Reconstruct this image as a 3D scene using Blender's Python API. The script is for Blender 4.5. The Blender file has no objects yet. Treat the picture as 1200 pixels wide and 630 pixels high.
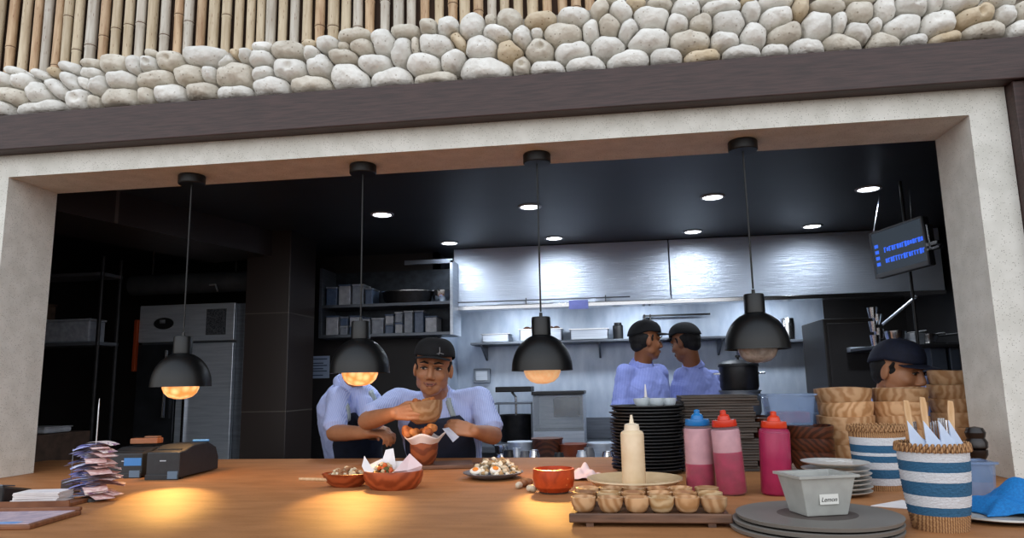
import bpy, math, random
from mathutils import Vector, Matrix, Euler, noise
random.seed(7)
R = math.radians
col = bpy.context.scene.collection
sc = bpy.context.scene
# ---- camera: axes of the lens in world space (x along the counter, y into the kitchen, z up)
F = 835.0
AX = Vector((6200, 255, 835.)).normalized()
AZ = Vector((-100, 5165, -835.)); AZ = (AZ - AX * AZ.dot(AX)).normalized()
AY = AZ.cross(AX)
CAM = Vector((0, 0, 1.38))
def ray(px, py):
    v = Vector((px - 600, 315 - py, -F)); return Vector((v.dot(AX), v.dot(AY), v.dot(AZ)))
def at(px, py, y):            # point at depth y
    d = ray(px, py); return CAM + d * (y / d.y)
ZC = 1.04                     # counter top height
def on(px, py, z=ZC):         # point at height z
    d = ray(px, py); return CAM + d * ((z - CAM.z) / d.z)
cd = bpy.data.cameras.new('camera'); cam = bpy.data.objects.new('camera', cd); col.objects.link(cam)
cam.matrix_world = Matrix(((AX[0], AX[1], AX[2], CAM[0]), (AY[0], AY[1], AY[2], CAM[1]), (AZ[0], AZ[1], AZ[2], CAM[2]), (0, 0, 0, 1)))
cd.sensor_width = 36; cd.lens = F / 1200 * 36; cd.clip_start = .02
sc.camera = cam

# ---- mesh builder
class MB:
    def __init__(s): s.v = []; s.f = []; s.mi = []; s.m = 0
    def add(s, vs, fs):
        k = len(s.v); s.v += [Vector(p) for p in vs]; s.f += [tuple(i + k for i in f) for f in fs]; s.mi += [s.m] * len(fs); return s
    def box(s, x0, x1, y0, y1, z0, z1, M=None):
        vs = [Vector((x, y, z)) for z in (z0, z1) for y in (y0, y1) for x in (x0, x1)]
        if M: vs = [M @ v for v in vs]
        return s.add(vs, [(0, 2, 3, 1), (4, 5, 7, 6), (0, 1, 5, 4), (2, 6, 7, 3), (0, 4, 6, 2), (1, 3, 7, 5)])
    def lathe(s, prof, c=(0, 0, 0), n=32, M=None, wob=None):
        c = Vector(c); vs = []; fs = []; m = len(prof)
        for j, (r, z) in enumerate(prof):
            for i in range(n):
                a = 2 * math.pi * i / n; rr = r * (wob(a, j) if wob else 1)
                p = Vector((rr * math.cos(a), rr * math.sin(a), z)); vs.append((M @ p if M else p) + c)
        for j in range(m - 1):
            for i in range(n):
                a, b = j * n + i, j * n + (i + 1) % n; fs.append((a, b, b + n, a + n))
        if prof[0][0] > 1e-6: fs.append(tuple(reversed(range(n))))
        if prof[-1][0] > 1e-6: fs.append(tuple((m - 1) * n + i for i in range(n)))
        return s.add(vs, fs)
    def tube(s, pts, r, n=10):
        pts = [Vector(p) for p in pts]; m = len(pts); vs = []; fs = []
        rs = r if isinstance(r, (list, tuple)) else [r] * m
        up = None
        for j, p in enumerate(pts):
            t = (pts[min(j + 1, m - 1)] - pts[max(j - 1, 0)]).normalized()
            if up is None: up = Vector((0, 0, 1)) if abs(t.z) < .9 else Vector((1, 0, 0))
            a = t.cross(up).normalized(); b = a.cross(t).normalized(); up = b
            for i in range(n):
                th = 2 * math.pi * i / n; vs.append(p + (a * math.cos(th) + b * math.sin(th)) * rs[j])
        for j in range(m - 1):
            for i in range(n):
                a, b = j * n + i, j * n + (i + 1) % n; fs.append((a, b, b + n, a + n))
        fs.append(tuple(reversed(range(n)))); fs.append(tuple((m - 1) * n + i for i in range(n)))
        return s.add(vs, fs)
    def ell(s, c, r, M=None, n=16, ex=1.0):
        if not isinstance(r, (tuple, list, Vector)): r = (r, r, r)
        prof = []; vs = []; fs = []; c = Vector(c); h = n // 2
        for j in range(h + 1):
            ph = -math.pi / 2 + math.pi * j / h
            for i in range(n):
                th = 2 * math.pi * i / n
                cx, sx = math.cos(th), math.sin(th); cp, sp = max(math.cos(ph), 1e-4), math.sin(ph)
                q = lambda t: math.copysign(abs(t) ** ex, t)
                p = Vector((r[0] * q(cp) * q(cx), r[1] * q(cp) * q(sx), r[2] * q(sp)))
                vs.append((M @ p if M else p) + c)
        for j in range(h):
            for i in range(n):
                a, b = j * n + i, j * n + (i + 1) % n; fs.append((a, b, b + n, a + n))
        fs.append(tuple(reversed(range(n)))); fs.append(tuple(h * n + i for i in range(n)))
        return s.add(vs, fs)
    def cap(s, a, b, ra, rb, n=14):          # tapered capsule
        a = Vector(a); b = Vector(b); d = (b - a); L = d.length or 1e-5; t = d / L; pts = []; rs = []
        for k in range(5):
            w = math.pi / 2 * k / 4; pts.append(a - t * ra * math.cos(w)); rs.append(max(ra * math.sin(w), ra * .03))
        for k in range(5):
            w = math.pi / 2 * k / 4; pts.append(b + t * rb * math.sin(w)); rs.append(max(rb * math.cos(w), rb * .03))
        return s.tube(pts, rs, n)
    def chain(s, pts, rs):
        for i in range(len(pts) - 1): s.cap(pts[i], pts[i + 1], rs[i], rs[i + 1])
        return s
    def prism(s, poly, y0, y1, axis='y'):     # poly in (x,z) extruded over y, or (x,y) over z
        n = len(poly)
        if axis == 'y': vs = [(p[0], y0, p[1]) for p in poly] + [(p[0], y1, p[1]) for p in poly]
        elif axis == 'x': vs = [(y0, p[0], p[1]) for p in poly] + [(y1, p[0], p[1]) for p in poly]
        else: vs = [(p[0], p[1], y0) for p in poly] + [(p[0], p[1], y1) for p in poly]
        return s.add(vs, [tuple(range(n)), tuple(reversed(range(n, 2 * n)))] + [(i, i + n, (i + 1) % n + n, (i + 1) % n) for i in range(n)])
    def grid(s, fn, nu, nv):
        vs = [fn(i / nu, j / nv) for j in range(nv + 1) for i in range(nu + 1)]
        return s.add(vs, [(j * (nu + 1) + i, j * (nu + 1) + i + 1, (j + 1) * (nu + 1) + i + 1, (j + 1) * (nu + 1) + i) for j in range(nv) for i in range(nu)])
    def xf(s, M):
        s.v = [M @ v for v in s.v]; return s

def obj(name, mb, mat, parent=None, bev=0, smooth=False, solid=0, remesh=0, sm_it=4, world=False, subd=0, sharp=35):
    me = bpy.data.meshes.new(name); me.from_pydata([tuple(v) for v in mb.v], [], mb.f)
    mats = mat if isinstance(mat, (list, tuple)) else [mat]
    for m in mats: me.materials.append(m)
    if len(mats) > 1: me.polygons.foreach_set('material_index', mb.mi)
    o = bpy.data.objects.new(name, me); col.objects.link(o)
    if solid:
        md = o.modifiers.new('s', 'SOLIDIFY'); md.thickness = solid; md.offset = 0
    if bev:
        md = o.modifiers.new('b', 'BEVEL'); md.width = bev; md.segments = 2; md.limit_method = 'ANGLE'; md.angle_limit = R(50)
    if subd:
        md = o.modifiers.new('sd', 'SUBSURF'); md.levels = md.render_levels = subd
    if remesh:
        md = o.modifiers.new('r', 'REMESH'); md.mode = 'VOXEL'; md.voxel_size = remesh
        md = o.modifiers.new('sm', 'SMOOTH'); md.iterations = sm_it; md.factor = .5
        dg = bpy.context.evaluated_depsgraph_get(); dg.update()
        m2 = bpy.data.meshes.new_from_object(o.evaluated_get(dg)); o.modifiers.clear(); o.data = m2; me = m2
        if not me.materials:
            for m in mats: me.materials.append(m)
        smooth = True; sharp = 0
    if smooth:
        me.polygons.foreach_set('use_smooth', [True] * len(me.polygons))
        if sharp and not subd and not remesh:
            me.update()
            try: me.set_sharp_from_angle(angle=R(sharp))
            except Exception: pass
    if parent:
        o.parent = parent
        if world: o.matrix_parent_inverse = Matrix.Translation(-parent.location)
    me.update(); return o
def tag(o, label=None, cat=None, group=None, kind=None):
    if label: o['label'] = label
    if cat: o['category'] = cat
    if group: o['group'] = group
    if kind: o['kind'] = kind
    return o
def thing(name, label, cat, loc=(0, 0, 0), rz=0, group=None):
    o = bpy.data.objects.new(name, None); col.objects.link(o); o.location = loc; o.rotation_euler = (0, 0, rz)
    o.empty_display_size = .05
    return tag(o, label, cat, group)
def one(name, mb, mat, label, cat, loc=None, rz=0, group=None, **k):
    o = obj(name, mb, mat, **k)
    if loc is not None: o.location = loc
    if rz: o.rotation_euler = (0, 0, rz)
    return tag(o, label, cat, group)
def struct(name, mb, mat, **k): return tag(obj(name, mb, mat, **k), kind='structure')
def copy_tree(o, parent=None, label=None, loc=None, rz=None, rot=None):
    c = o.copy(); col.objects.link(c); c.parent = parent
    if label: c['label'] = label
    if loc is not None: c.location = loc
    if rz is not None: c.rotation_euler = (0, 0, rz)
    if rot is not None: c.rotation_euler = rot
    for ch in list(o.children): copy_tree(ch, c)
    return c
_u = 'zeroth first second third fourth fifth sixth seventh eighth ninth tenth eleventh twelfth thirteenth fourteenth fifteenth sixteenth seventeenth eighteenth nineteenth'.split()
_t = {2: 'twent', 3: 'thirt', 4: 'fort', 5: 'fift', 6: 'sixt'}
def nth(n):
    if n < 20: return _u[n]
    return _t[n // 10] + ('ieth' if n % 10 == 0 else 'y-' + _u[n % 10])

# ---- materials
def lin(c):
    if isinstance(c, str): c = tuple(int(c[i:i + 2], 16) / 255 for i in (0, 2, 4))
    return tuple((x / 12.92 if x <= .04045 else ((x + .055) / 1.055) ** 2.4) for x in c) + (1,)
class NT:
    def __init__(s, name):
        s.m = bpy.data.materials.new(name); s.m.use_nodes = True; s.t = s.m.node_tree; s.b = s.t.nodes['Principled BSDF']
    def n(s, typ, **k):
        x = s.t.nodes.new(typ)
        for a, v in k.items():
            if a.startswith('i_'): x.inputs[a[2:].replace('_', ' ')].default_value = v
            else: setattr(x, a, v)
        return x
    def l(s, a, b): s.t.links.new(a, b)
def mat(name, c, c2=None, rough=.6, metal=0, scale=20, stretch=(1, 1, 1), kind='noise', bump=0, bscale=None, spec=.5,
        vary=0, trans=0, alpha=1, emit=None, es=0, c3=None, spots=0, sscale=120, spotc='3a3530', coat=0, detail=4, lo=.35, hi=.65, dist=0, rot=(0, 0, 0), sss=0, band='X'):
    N = NT(name); b = N.b
    b.inputs['Roughness'].default_value = rough; b.inputs['Metallic'].default_value = metal
    b.inputs['Specular IOR Level'].default_value = spec; b.inputs['Coat Weight'].default_value = coat
    b.inputs['Transmission Weight'].default_value = trans; b.inputs['Alpha'].default_value = alpha
    if sss: b.inputs['Subsurface Weight'].default_value = sss; b.inputs['Subsurface Radius'].default_value = (.01, .004, .002)
    tc = N.n('ShaderNodeTexCoord'); mp = N.n('ShaderNodeMapping'); mp.inputs['Scale'].default_value = stretch; mp.inputs['Rotation'].default_value = rot
    N.l(tc.outputs['Object'], mp.inputs['Vector']); vec = mp.outputs['Vector']
    oi = None
    if vary:
        oi = N.n('ShaderNodeObjectInfo'); ad = N.n('ShaderNodeVectorMath', operation='ADD'); sm = N.n('ShaderNodeVectorMath', operation='SCALE'); sm.inputs['Scale'].default_value = 37
        cb = N.n('ShaderNodeCombineXYZ')
        for i in range(3): N.l(oi.outputs['Random'], cb.inputs[i])
        N.l(cb.outputs[0], sm.inputs[0]); N.l(vec, ad.inputs[0]); N.l(sm.outputs[0], ad.inputs[1]); vec = ad.outputs[0]
    c = lin(c); base = None
    if c2:
        if kind == 'noise':
            tx = N.n('ShaderNodeTexNoise', i_Scale=scale, i_Detail=detail, i_Distortion=dist); f = tx.outputs['Fac']
        elif kind == 'wave':
            tx = N.n('ShaderNodeTexWave', i_Scale=scale, i_Distortion=dist, i_Detail=2.0); tx.bands_direction = band; tx.inputs['Detail Scale'].default_value = 1.2; f = tx.outputs['Fac']
        elif kind == 'ring':
            tx = N.n('ShaderNodeTexWave', i_Scale=scale, i_Distortion=dist, i_Detail=2.0); tx.wave_type = 'RINGS'; tx.rings_direction = band; tx.inputs['Detail Scale'].default_value = 1.5; f = tx.outputs['Fac']
        N.l(vec, tx.inputs['Vector'])
        rp = N.n('ShaderNodeValToRGB'); rp.color_ramp.elements[0].position = lo; rp.color_ramp.elements[1].position = hi
        rp.color_ramp.elements[0].color = c; rp.color_ramp.elements[1].color = lin(c2)
        if c3:
            e = rp.color_ramp.elements.new((lo + hi) / 2); e.color = lin(c3)
        N.l(f, rp.inputs['Fac']); base = rp.outputs['Color']
    if spots:
        vo = N.n('ShaderNodeTexVoronoi', i_Scale=sscale); N.l(vec, vo.inputs['Vector'])
        r2 = N.n('ShaderNodeValToRGB'); r2.color_ramp.elements[0].position = spots; r2.color_ramp.elements[1].position = spots + .08
        r2.color_ramp.elements[0].color = (1, 1, 1, 1); r2.color_ramp.elements[1].color = (0, 0, 0, 1)
        N.l(vo.outputs['Distance'], r2.inputs['Fac'])
        # only some of the cells carry a chip
        sp = N.n('ShaderNodeSeparateColor'); N.l(vo.outputs['Color'], sp.inputs[0])
        gt = N.n('ShaderNodeMath', operation='GREATER_THAN'); gt.inputs[1].default_value = .55; N.l(sp.outputs[0], gt.inputs[0])
        mu = N.n('ShaderNodeMath', operation='MULTIPLY'); N.l(r2.outputs['Color'], mu.inputs[0]); N.l(gt.outputs[0], mu.inputs[1])
        mx = N.n('ShaderNodeMix', data_type='RGBA'); mx.inputs['B'].default_value = lin(spotc)
        if base: N.l(base, mx.inputs['A'])
        else: mx.inputs['A'].default_value = c
        N.l(mu.outputs[0], mx.inputs['Factor']); base = mx.outputs['Result']
    if vary:
        hs = N.n('ShaderNodeHueSaturation'); mr = N.n('ShaderNodeMapRange'); mr.inputs['To Min'].default_value = 1 - vary; mr.inputs['To Max'].default_value = 1 + vary * .6
        N.l(oi.outputs['Random'], mr.inputs['Value']); N.l(mr.outputs[0], hs.inputs['Value'])
        if base: N.l(base, hs.inputs['Color'])
        else: hs.inputs['Color'].default_value = c
        base = hs.outputs['Color']
    if base: N.l(base, b.inputs['Base Color'])
    else: b.inputs['Base Color'].default_value = c
    if bump:
        bn = N.n('ShaderNodeTexNoise', i_Scale=bscale or scale, i_Detail=5.0); N.l(vec, bn.inputs['Vector'])
        bp = N.n('ShaderNodeBump'); bp.inputs['Strength'].default_value = bump; bp.inputs['Distance'].default_value = .01
        N.l(bn.outputs['Fac'], bp.inputs['Height']); N.l(bp.outputs['Normal'], b.inputs['Normal'])
    if emit:
        b.inputs['Emission Color'].default_value = lin(emit); b.inputs['Emission Strength'].default_value = es
    N.m['k'] = 1
    return N.m
def tiles(name, c, cm, w=.6, h=.6, rough=.35, axis='XZ', mort=.003, bump=.2):
    N = NT(name); tc = N.n('ShaderNodeTexCoord'); sp = N.n('ShaderNodeSeparateXYZ'); cb = N.n('ShaderNodeCombineXYZ'); N.l(tc.outputs['Object'], sp.inputs[0])
    N.l(sp.outputs[axis[0]], cb.inputs[0]); N.l(sp.outputs[axis[1]], cb.inputs[1])
    br = N.n('ShaderNodeTexBrick', i_Scale=1.0); br.offset = 0; br.inputs['Brick Width'].default_value = w; br.inputs['Row Height'].default_value = h; br.inputs['Mortar Size'].default_value = mort
    br.inputs['Color1'].default_value = lin(c); br.inputs['Color2'].default_value = lin(c); br.inputs['Mortar'].default_value = lin(cm); N.l(cb.outputs[0], br.inputs['Vector'])
    N.l(br.outputs['Color'], N.b.inputs['Base Color']); N.b.inputs['Roughness'].default_value = rough
    return N.m
SKY = 2.4; EXPO = 0.0; DOWN = 40; PEND = 27; HOOD = 7
# ================= facade =================
YF, YB_ = 2.60, 2.87          # front and back of the opening's reveal
XL, XR, ZT = -2.50, 1.285, 2.287
m_terr = mat('terrazzo', 'e0dfd8', 'd2d1c9', rough=.75, scale=14, spots=.2, sscale=170, spotc='99958c', bump=.05, bscale=200)
m_beam = mat('stained_beam_wood', '432e2b', '30201e', rough=.5, scale=9, stretch=(1, 8, 14), bump=.12, bscale=30)
m_shut = mat('red_brown_wood', '6b3a2c', '4a2a22', rough=.4, scale=10, stretch=(8, 8, 1))
m_mort = mat('mortar', '9a948a', '7d776e', rough=.95, scale=30, bump=.5)
m_back = mat('backing_board', '4a3528', '38281e', rough=.9, scale=8)
fr = MB().box(XL - .5, XR + .125, YF, YB_, ZT, 2.45).box(XL - .5, XL, YF, YB_, ZC + .001, ZT).box(XR, XR + .125, YF, YB_, ZC + .001, ZT)
struct('wall_front', fr, m_terr)
struct('trim_1', MB().box(-3.4, 2.6, 2.53, 2.62, 2.383, 2.535), m_beam, bev=.004)
struct('trim_2', MB().box(XR + .127, XR + .165, 2.55, 2.64, ZC, 2.382).box(XR + .168, XR + .19, 2.53, 2.62, ZC, 2.382), m_beam, bev=.003)
# the panelled shutter at the right of the opening
sh = thing('window_shutter', 'red-brown wooden louvred shutter at the edge of the terrazzo opening', 'shutter', (XR + .20, 2.45, ZC))
x0 = 0
obj('shutter_frame', MB().box(x0, x0 + .05, 0, .04, 0, 1.40).box(x0 + .42, x0 + .47, 0, .04, 0, 1.40).box(x0 + .05, x0 + .42, 0, .04, 1.33, 1.40).box(x0 + .05, x0 + .42, 0, .04, 0, .1), m_shut, sh, bev=.004)
sl = MB()
for k in range(32):
    z = .115 + k * .038; sl.box(x0 + .05, x0 + .42, -.016, .016, -.003, .003, Matrix.Translation((0, .02, z)) @ Matrix.Rotation(R(40), 4, 'X'))
obj('louvre_slats', sl, m_shut, sh)
struct('wall_front_upper', MB().box(-4.2, 3.2, 2.70, 2.90, 2.3 + .085, 3.6), m_back)
struct('wall_front_left', MB().box(-4.2, XL - .5, 2.62, 2.90, ZC + .002, 2.45), m_back)
struct('wall_front_right', MB().box(XR + .19, 3.2, 2.64, 2.90, ZC + .002, 2.45), m_back)

# mortar bed that the stones are set into, following their ragged top edge
ym = 2.635
topc = [(-60, 92), (0, 88), (60, 82), (110, 78), (150, 72), (200, 70), (250, 64), (300, 58), (360, 54), (410, 44), (470, 38), (520, 30), (560, 26), (620, 22), (680, 14), (710, 8), (745, -4), (760, -60), (1300, -110)]
pl = [at(x, y, ym) for x, y in topc]
poly = [(-3.4, 2.536)] + [(p.x, p.z) for p in pl] + [(2.6, pl[-1].z), (2.6, 2.536)]
struct('wall_mortar_bed', MB().prism(poly[::-1], ym, ym + .02), m_mort)

# stones: centre x, y, width, height, slope, tint (w white, c cream, t tan)
ST = '''-16 108 26 20 0 w;5 94 24 18 0 w;18 84 24 10 -10 w;27 96 26 18 0 w;17 114 36 20 -12 c;5 128 26 20 0 w;48 127 62 14 8 w;47 110 28 24 0 w;50 88 28 9 -22 w;68 104 38 15 -38 w;65 85 15 11 0 t
85 96 30 16 -50 w;84 80 30 12 -15 w;101 98 18 13 -25 w;93 118 28 25 0 wh;113 120 15 18 0 c;108 75 24 11 0 c;107 86 28 12 -8 w;118 102 20 27 0 w;136 76 35 20 0 c;143 94 38 20 3 w;143 117 46 24 0 c
159 78 18 22 0 w;177 77 19 20 0 wh;178 63 12 9 0 c;200 72 34 21 0 ch;242 67 57 21 -3 w;266 73 24 11 38 w;277 64 12 11 0 t;289 66 16 15 0 w;184 94 48 18 8 c;222 89 36 23 0 c;247 88 17 18 0 w;276 89 47 27 0 c
173 114 18 22 0 c;201 111 38 23 0 w;237 108 38 20 0 c;276 110 45 16 2 w;308 55 24 10 0 w;307 70 29 19 0 w;308 87 29 16 20 w;319 103 43 24 0 w;338 60 40 20 0 c;340 82 40 25 -5 wh;366 101 52 21 0 c;363 51 15 8 0 t
366 64 17 17 0 w;375 78 29 26 0 w;384 52 26 16 0 w;415 42 37 14 8 c;403 55 13 9 0 c;426 56 31 16 -5 c;402 67 34 16 0 c;411 93 47 33 -8 w;440 77 41 23 0 w;449 50 26 29 0 w;459 93 51 23 6 w;475 37 35 14 3 c
471 62 34 20 68 w;487 54 10 19 0 c;503 33 21 18 0 c;525 33 26 21 15 w;512 54 44 26 -10 w;497 76 40 26 5 w;531 72 29 28 0 w;510 94 53 16 10 c;537 48 26 13 -50 t;554 32 30 26 35 w;575 25 13 12 0 c;564 56 35 28 0 w
582 40 35 19 -6 w;597 25 28 24 0 c;598 62 29 27 0 t;568 83 65 28 -4 w;612 45 22 26 0 w;611 80 20 25 0 ch;634 25 37 17 8 t;674 21 39 19 0 w;629 40 15 11 0 w;660 42 44 25 0 c;633 60 32 25 0 ch;672 62 44 22 6 w
642 83 41 18 0 w;686 78 47 21 0 w;693 37 20 28 0 w;703 13 26 18 50 c;714 31 27 28 0 c;727 15 27 25 0 w;712 57 42 26 0 w;736 37 30 20 55 w;736 72 51 24 6 w;745 4 23 13 0 t;764 22 42 27 0 w;773 6 31 13 0 c
760 48 51 25 6 w;804 12 33 23 0 w;793 28 27 22 0 w;821 29 27 21 0 c;808 49 48 22 0 c;780 69 37 21 0 w;823 68 43 15 8 t;829 0 26 8 0 w;845 9 47 15 6 w;855 27 39 28 0 w;849 49 32 20 0 w;880 15 21 25 0 w
876 1 15 8 0 t;883 42 30 29 0 w;869 63 47 17 4 w;909 3 43 15 5 w;909 22 41 23 20 w;938 11 19 27 0 t;920 41 45 21 18 c;957 31 36 35 0 w;969 9 46 15 0 c;983 29 17 26 0 w;1006 16 32 28 20 c;1008 0 41 8 0 c
1004 40 34 24 -15 w;985 53 50 22 -4 c;946 58 43 19 0 w;908 61 32 15 0 w;1025 31 17 16 0 w;1036 12 23 31 0 w;1034 51 38 21 0 c;1067 8 39 21 0 wh;1094 4 18 22 0 w;1126 5 47 21 0 w;1056 33 49 26 20 w;1098 29 43 27 18 w
1143 19 49 27 15 th;1177 20 27 23 0 w;1072 49 29 14 4 w;1107 46 39 14 12 t;1153 37 51 21 5 c;1190 37 23 22 0 w;1171 1 36 15 0 w;1197 16 22 22 0 c;1214 33 26 24 0 w;717 0 15 9 0 c'''
stones = []
for tk in ST.replace('\n', ';').split(';'):
    a = tk.split(); stones.append([float(t) for t in a[:5]] + [a[5]])
_r = random.Random(12)
for _j, _y in enumerate((-16, -39, -62)):
    _x = 762 + 17 * _j
    while _x < 1290:
        _w = _r.uniform(28, 44); stones.append([_x + _w / 2, _y + _r.uniform(-3, 3) - (.02 * (_x - 760)), _w + 2, _r.uniform(22, 27), _r.uniform(-12, 12), _r.choice('wwwcct'), 4]); _x += _w
m_st = {'w': mat('white_coral_stone', 'eceae4', 'dcd9d2', rough=.9, scale=22, spots=.14, sscale=60, spotc='b8b0a4', bump=.6, bscale=60, vary=.08),
        'c': mat('cream_coral_stone', 'dcd6c9', 'c8bfb0', rough=.9, scale=22, spots=.17, sscale=60, spotc='a89e8f', bump=.6, bscale=60, vary=.08),
        't': mat('tan_coral_stone', 'dccdb4', 'c9b596', rough=.9, scale=18, spots=.16, sscale=70, spotc='86704f', bump=.5, bscale=60, vary=.08)}
def fellip(s, x, y):
    a = R(s[4]); dx, dy = x - s[0], -(y - s[1])
    u = (dx * math.cos(a) + dy * math.sin(a)) / (s[2] / 2); v = (-dx * math.sin(a) + dy * math.cos(a)) / (s[3] / 2)
    return (abs(u) ** 2.5 + abs(v) ** 2.5) ** (1 / 2.5)
def stone_mesh(i):
    s = stones[i]; near = [t for j, t in enumerate(stones) if j != i and abs(t[0] - s[0]) < (t[2] + s[2]) * .75 + 8 and abs(t[1] - s[1]) < 45]
    n, rings = 32, 7; edge = []
    for k in range(n):
        th = 2 * math.pi * k / n; dx, dy = math.cos(th), math.sin(th)
        f1 = fellip(s, s[0] + dx, s[1] - dy); t = 1.10 / f1; T = t
        while t > .3 * T:
            x, y = s[0] + dx * t, s[1] - dy * t; fi = fellip(s, x, y)
            if all(fellip(q, x, y) > fi + .04 for q in near) and (y < 138.6 - .0745 * x): break
            t -= .03 * T
        edge.append(t)
    edge = [(edge[k - 1] + 2 * edge[k] + edge[(k + 1) % n]) / 4 for k in range(n)]
    vs = []; fs = []; hmax = min(.050, .0032 * min(s[2], s[3]) * .85); hole = 'h' in s[5]
    c = at(s[0], s[1], 2.585)
    for r in range(rings + 1):
        rho = r / rings
        for k in range(n):
            th = 2 * math.pi * k / n
            x, y = s[0] + math.cos(th) * edge[k] * rho, s[1] - math.sin(th) * edge[k] * rho
            p = at(x, y, 2.585)
            h = hmax * (1 - rho ** 2.6) ** .62 if rho < 1 else 0
            nz = noise.noise(Vector((p.x * 22, p.z * 22, i * 3.1))) * .007 + noise.noise(Vector((p.x * 60, p.z * 60, i * 1.7))) * .003
            if hole:
                d = math.hypot(x - s[0] - s[2] * .05, y - s[1]) / (min(s[2], s[3]) * .2)
                if d < 1: h -= .022 * (1 - d * d)
            vs.append(Vector((p.x - c.x, -h + nz * (1 if rho < .95 else .2), p.z - c.z)))
        if r == 0:
            pass
    for r in range(rings):
        for k in range(n):
            a, b = r * n + k, r * n + (k + 1) % n; fs.append((a, a + n, b + n, b) if r else (a, a + n, b + n))
    # sides into the mortar bed
    k0 = rings * n; base = len(vs)
    for k in range(n): v = vs[k0 + k]; vs.append(Vector((v.x * .92, .055, v.z * .92)))
    for k in range(n): fs.append((k0 + k, base + k, base + (k + 1) % n, k0 + (k + 1) % n))
    fs.append(tuple(range(base, base + n)))
    m = MB().add(vs, fs); return m, Vector((c.x, 2.585, c.z))
rows = {}
for i, s in enumerate(stones):
    h = (138.6 - .0745 * s[0]) - s[1]; r = 0 if h - s[3] / 2 < 5 else (1 if h < 38 else (2 if h < 56 else 3)); r = 4 if len(s) > 6 else r; rows.setdefault(r, []).append(i)
crs = ['in the bottom course on the dark beam', 'in the second course above the beam', 'in the third course above the beam', 'in the top courses above the beam', 'in the uppermost courses of the stone band']
for r, ids in rows.items():
    ids.sort(key=lambda i: stones[i][0])
    for k, i in enumerate(ids):
        s = stones[i]; m, c = stone_mesh(i); t = s[5][0]
        shp = 'long flat' if s[2] > 2.2 * s[3] else ('large rounded' if s[2] * s[3] > 900 else ('small' if s[2] * s[3] < 320 else 'rounded'))
        if 'h' in s[5]: shp = 'pitted'
        cn = {'w': 'white', 'c': 'cream', 't': 'tan'}[t]
        one('coral_stone', m, m_st[t], '%s %s stone, %s from the left %s' % (shp, cn, nth(k + 1), crs[r]), 'stone', loc=c, group='pale stones set along the beam', smooth=True, sharp=0)

# bamboo poles
bx = [8, 24, 38, 50, 63, 74, 87, 103, 118, 132, 147, 161, 175, 190, 206, 218, 233, 248, 263, 278, 292, 304, 316, 330, 344, 359, 374, 390, 405, 419, 433, 451, 467, 482, 498, 515, 531, 545, 561, 577, 592, 608, 625, 642, 660, 676, 692]
bx = [-40, -24, -8] + bx + [708, 724]
m_bam = [mat('bamboo_' + n, a, b, rough=.55, scale=5, stretch=(14, 14, 1.3), vary=.12, spots=.13, sscale=16, spotc='7a4a2a', bump=.1, bscale=30) for n, a, b in
         (('straw', 'd6c6aa', 'bca88a'), ('silver', 'd2ccc0', 'b5aa9b'), ('brown', 'd0b492', 'ad8a68'))]
m_ring = mat('bamboo_node', '6f5239', '4f3a2a', rough=.8, scale=40)
def topy(x):
    for (a, b), (c, d) in zip(topc, topc[1:]):
        if a <= x <= c: return b + (d - b) * (x - a) / (c - a)
    return 0
for k, x in enumerate(bx):
    yy = topy(x) + 16; p = at(x, yy, 2.675); hb = p.z; r = .0205 if k % 5 else .024
    if k + 1 < len(bx): r = min(r, 1.0 * (bx[k + 1] - x) * .00162)
    rr = random.Random(k); H = 3.45
    t = thing('bamboo_pole', '%s weathered bamboo pole from the left standing behind the pale stones' % nth(k + 1), 'bamboo pole', (p.x, 2.675, hb), group='bamboo poles above the stones')
    m = MB(); z = 0; prof = [(r * .9, 0)]; nodes = []
    zn = rr.uniform(.04, .32) if rr.random() < .6 else .5
    zz = zn
    while zz < H - hb: nodes.append(zz); zz += rr.uniform(.3, .42)
    for q in nodes: prof += [(r * .97, q - .01), (r * 1.06, q - .004), (r * .93, q), (r * 1.06, q + .004), (r, q + .012)]
    prof.append((r, H - hb))
    m.lathe(prof, n=14)
    obj('culm', m, m_bam[rr.choice([0, 0, 1, 1, 2])], t, smooth=True, sharp=60)
    for q in nodes[:1]:
        obj('node_ring', MB().lathe([(r * .9, q - .002), (r * 1.02, q - .0015), (r * 1.02, q + .0015), (r * .9, q + .002)], n=14), m_ring, t)
# ================= kitchen shell =================
m_ceil = mat('dark_ceiling_paint', '24272b', '1c1e22', rough=.45, scale=3)
m_dark = mat('dark_wall_paint', '232021', '1a1819', rough=.6, scale=4)
m_tile = tiles('dark_brown_wall_tile', '2b2422', '55504a', .62, .62)
m_floor = tiles('kitchen_floor_tile', '3a3633', '22201e', .3, .3, axis='XY')
m_deck = mat('dining_floor', '7d6a58', '6b5948', rough=.7, scale=6)
m_black = mat('matte_black_metal', '0c0d0f', rough=.42, spec=.4)
m_blackp = mat('black_plastic', '191a1d', '141518', rough=.45, scale=30)
def steelmat(name, c, c2, rough, sc_=(1, 1, 14)):
    return mat(name, c, c2, rough=rough, metal=.5, scale=5, stretch=sc_, lo=.3, hi=.7)
m_steel = steelmat('brushed_steel', 'cdd6e2', 'b4bfce', .36)
m_steelw = steelmat('steel_wall_cladding', 'c3cfdf', 'a9b8cd', .5, (3, 1, 1))
m_steeld = steelmat('dull_steel', '6f7680', '5c626b', .4)
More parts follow.
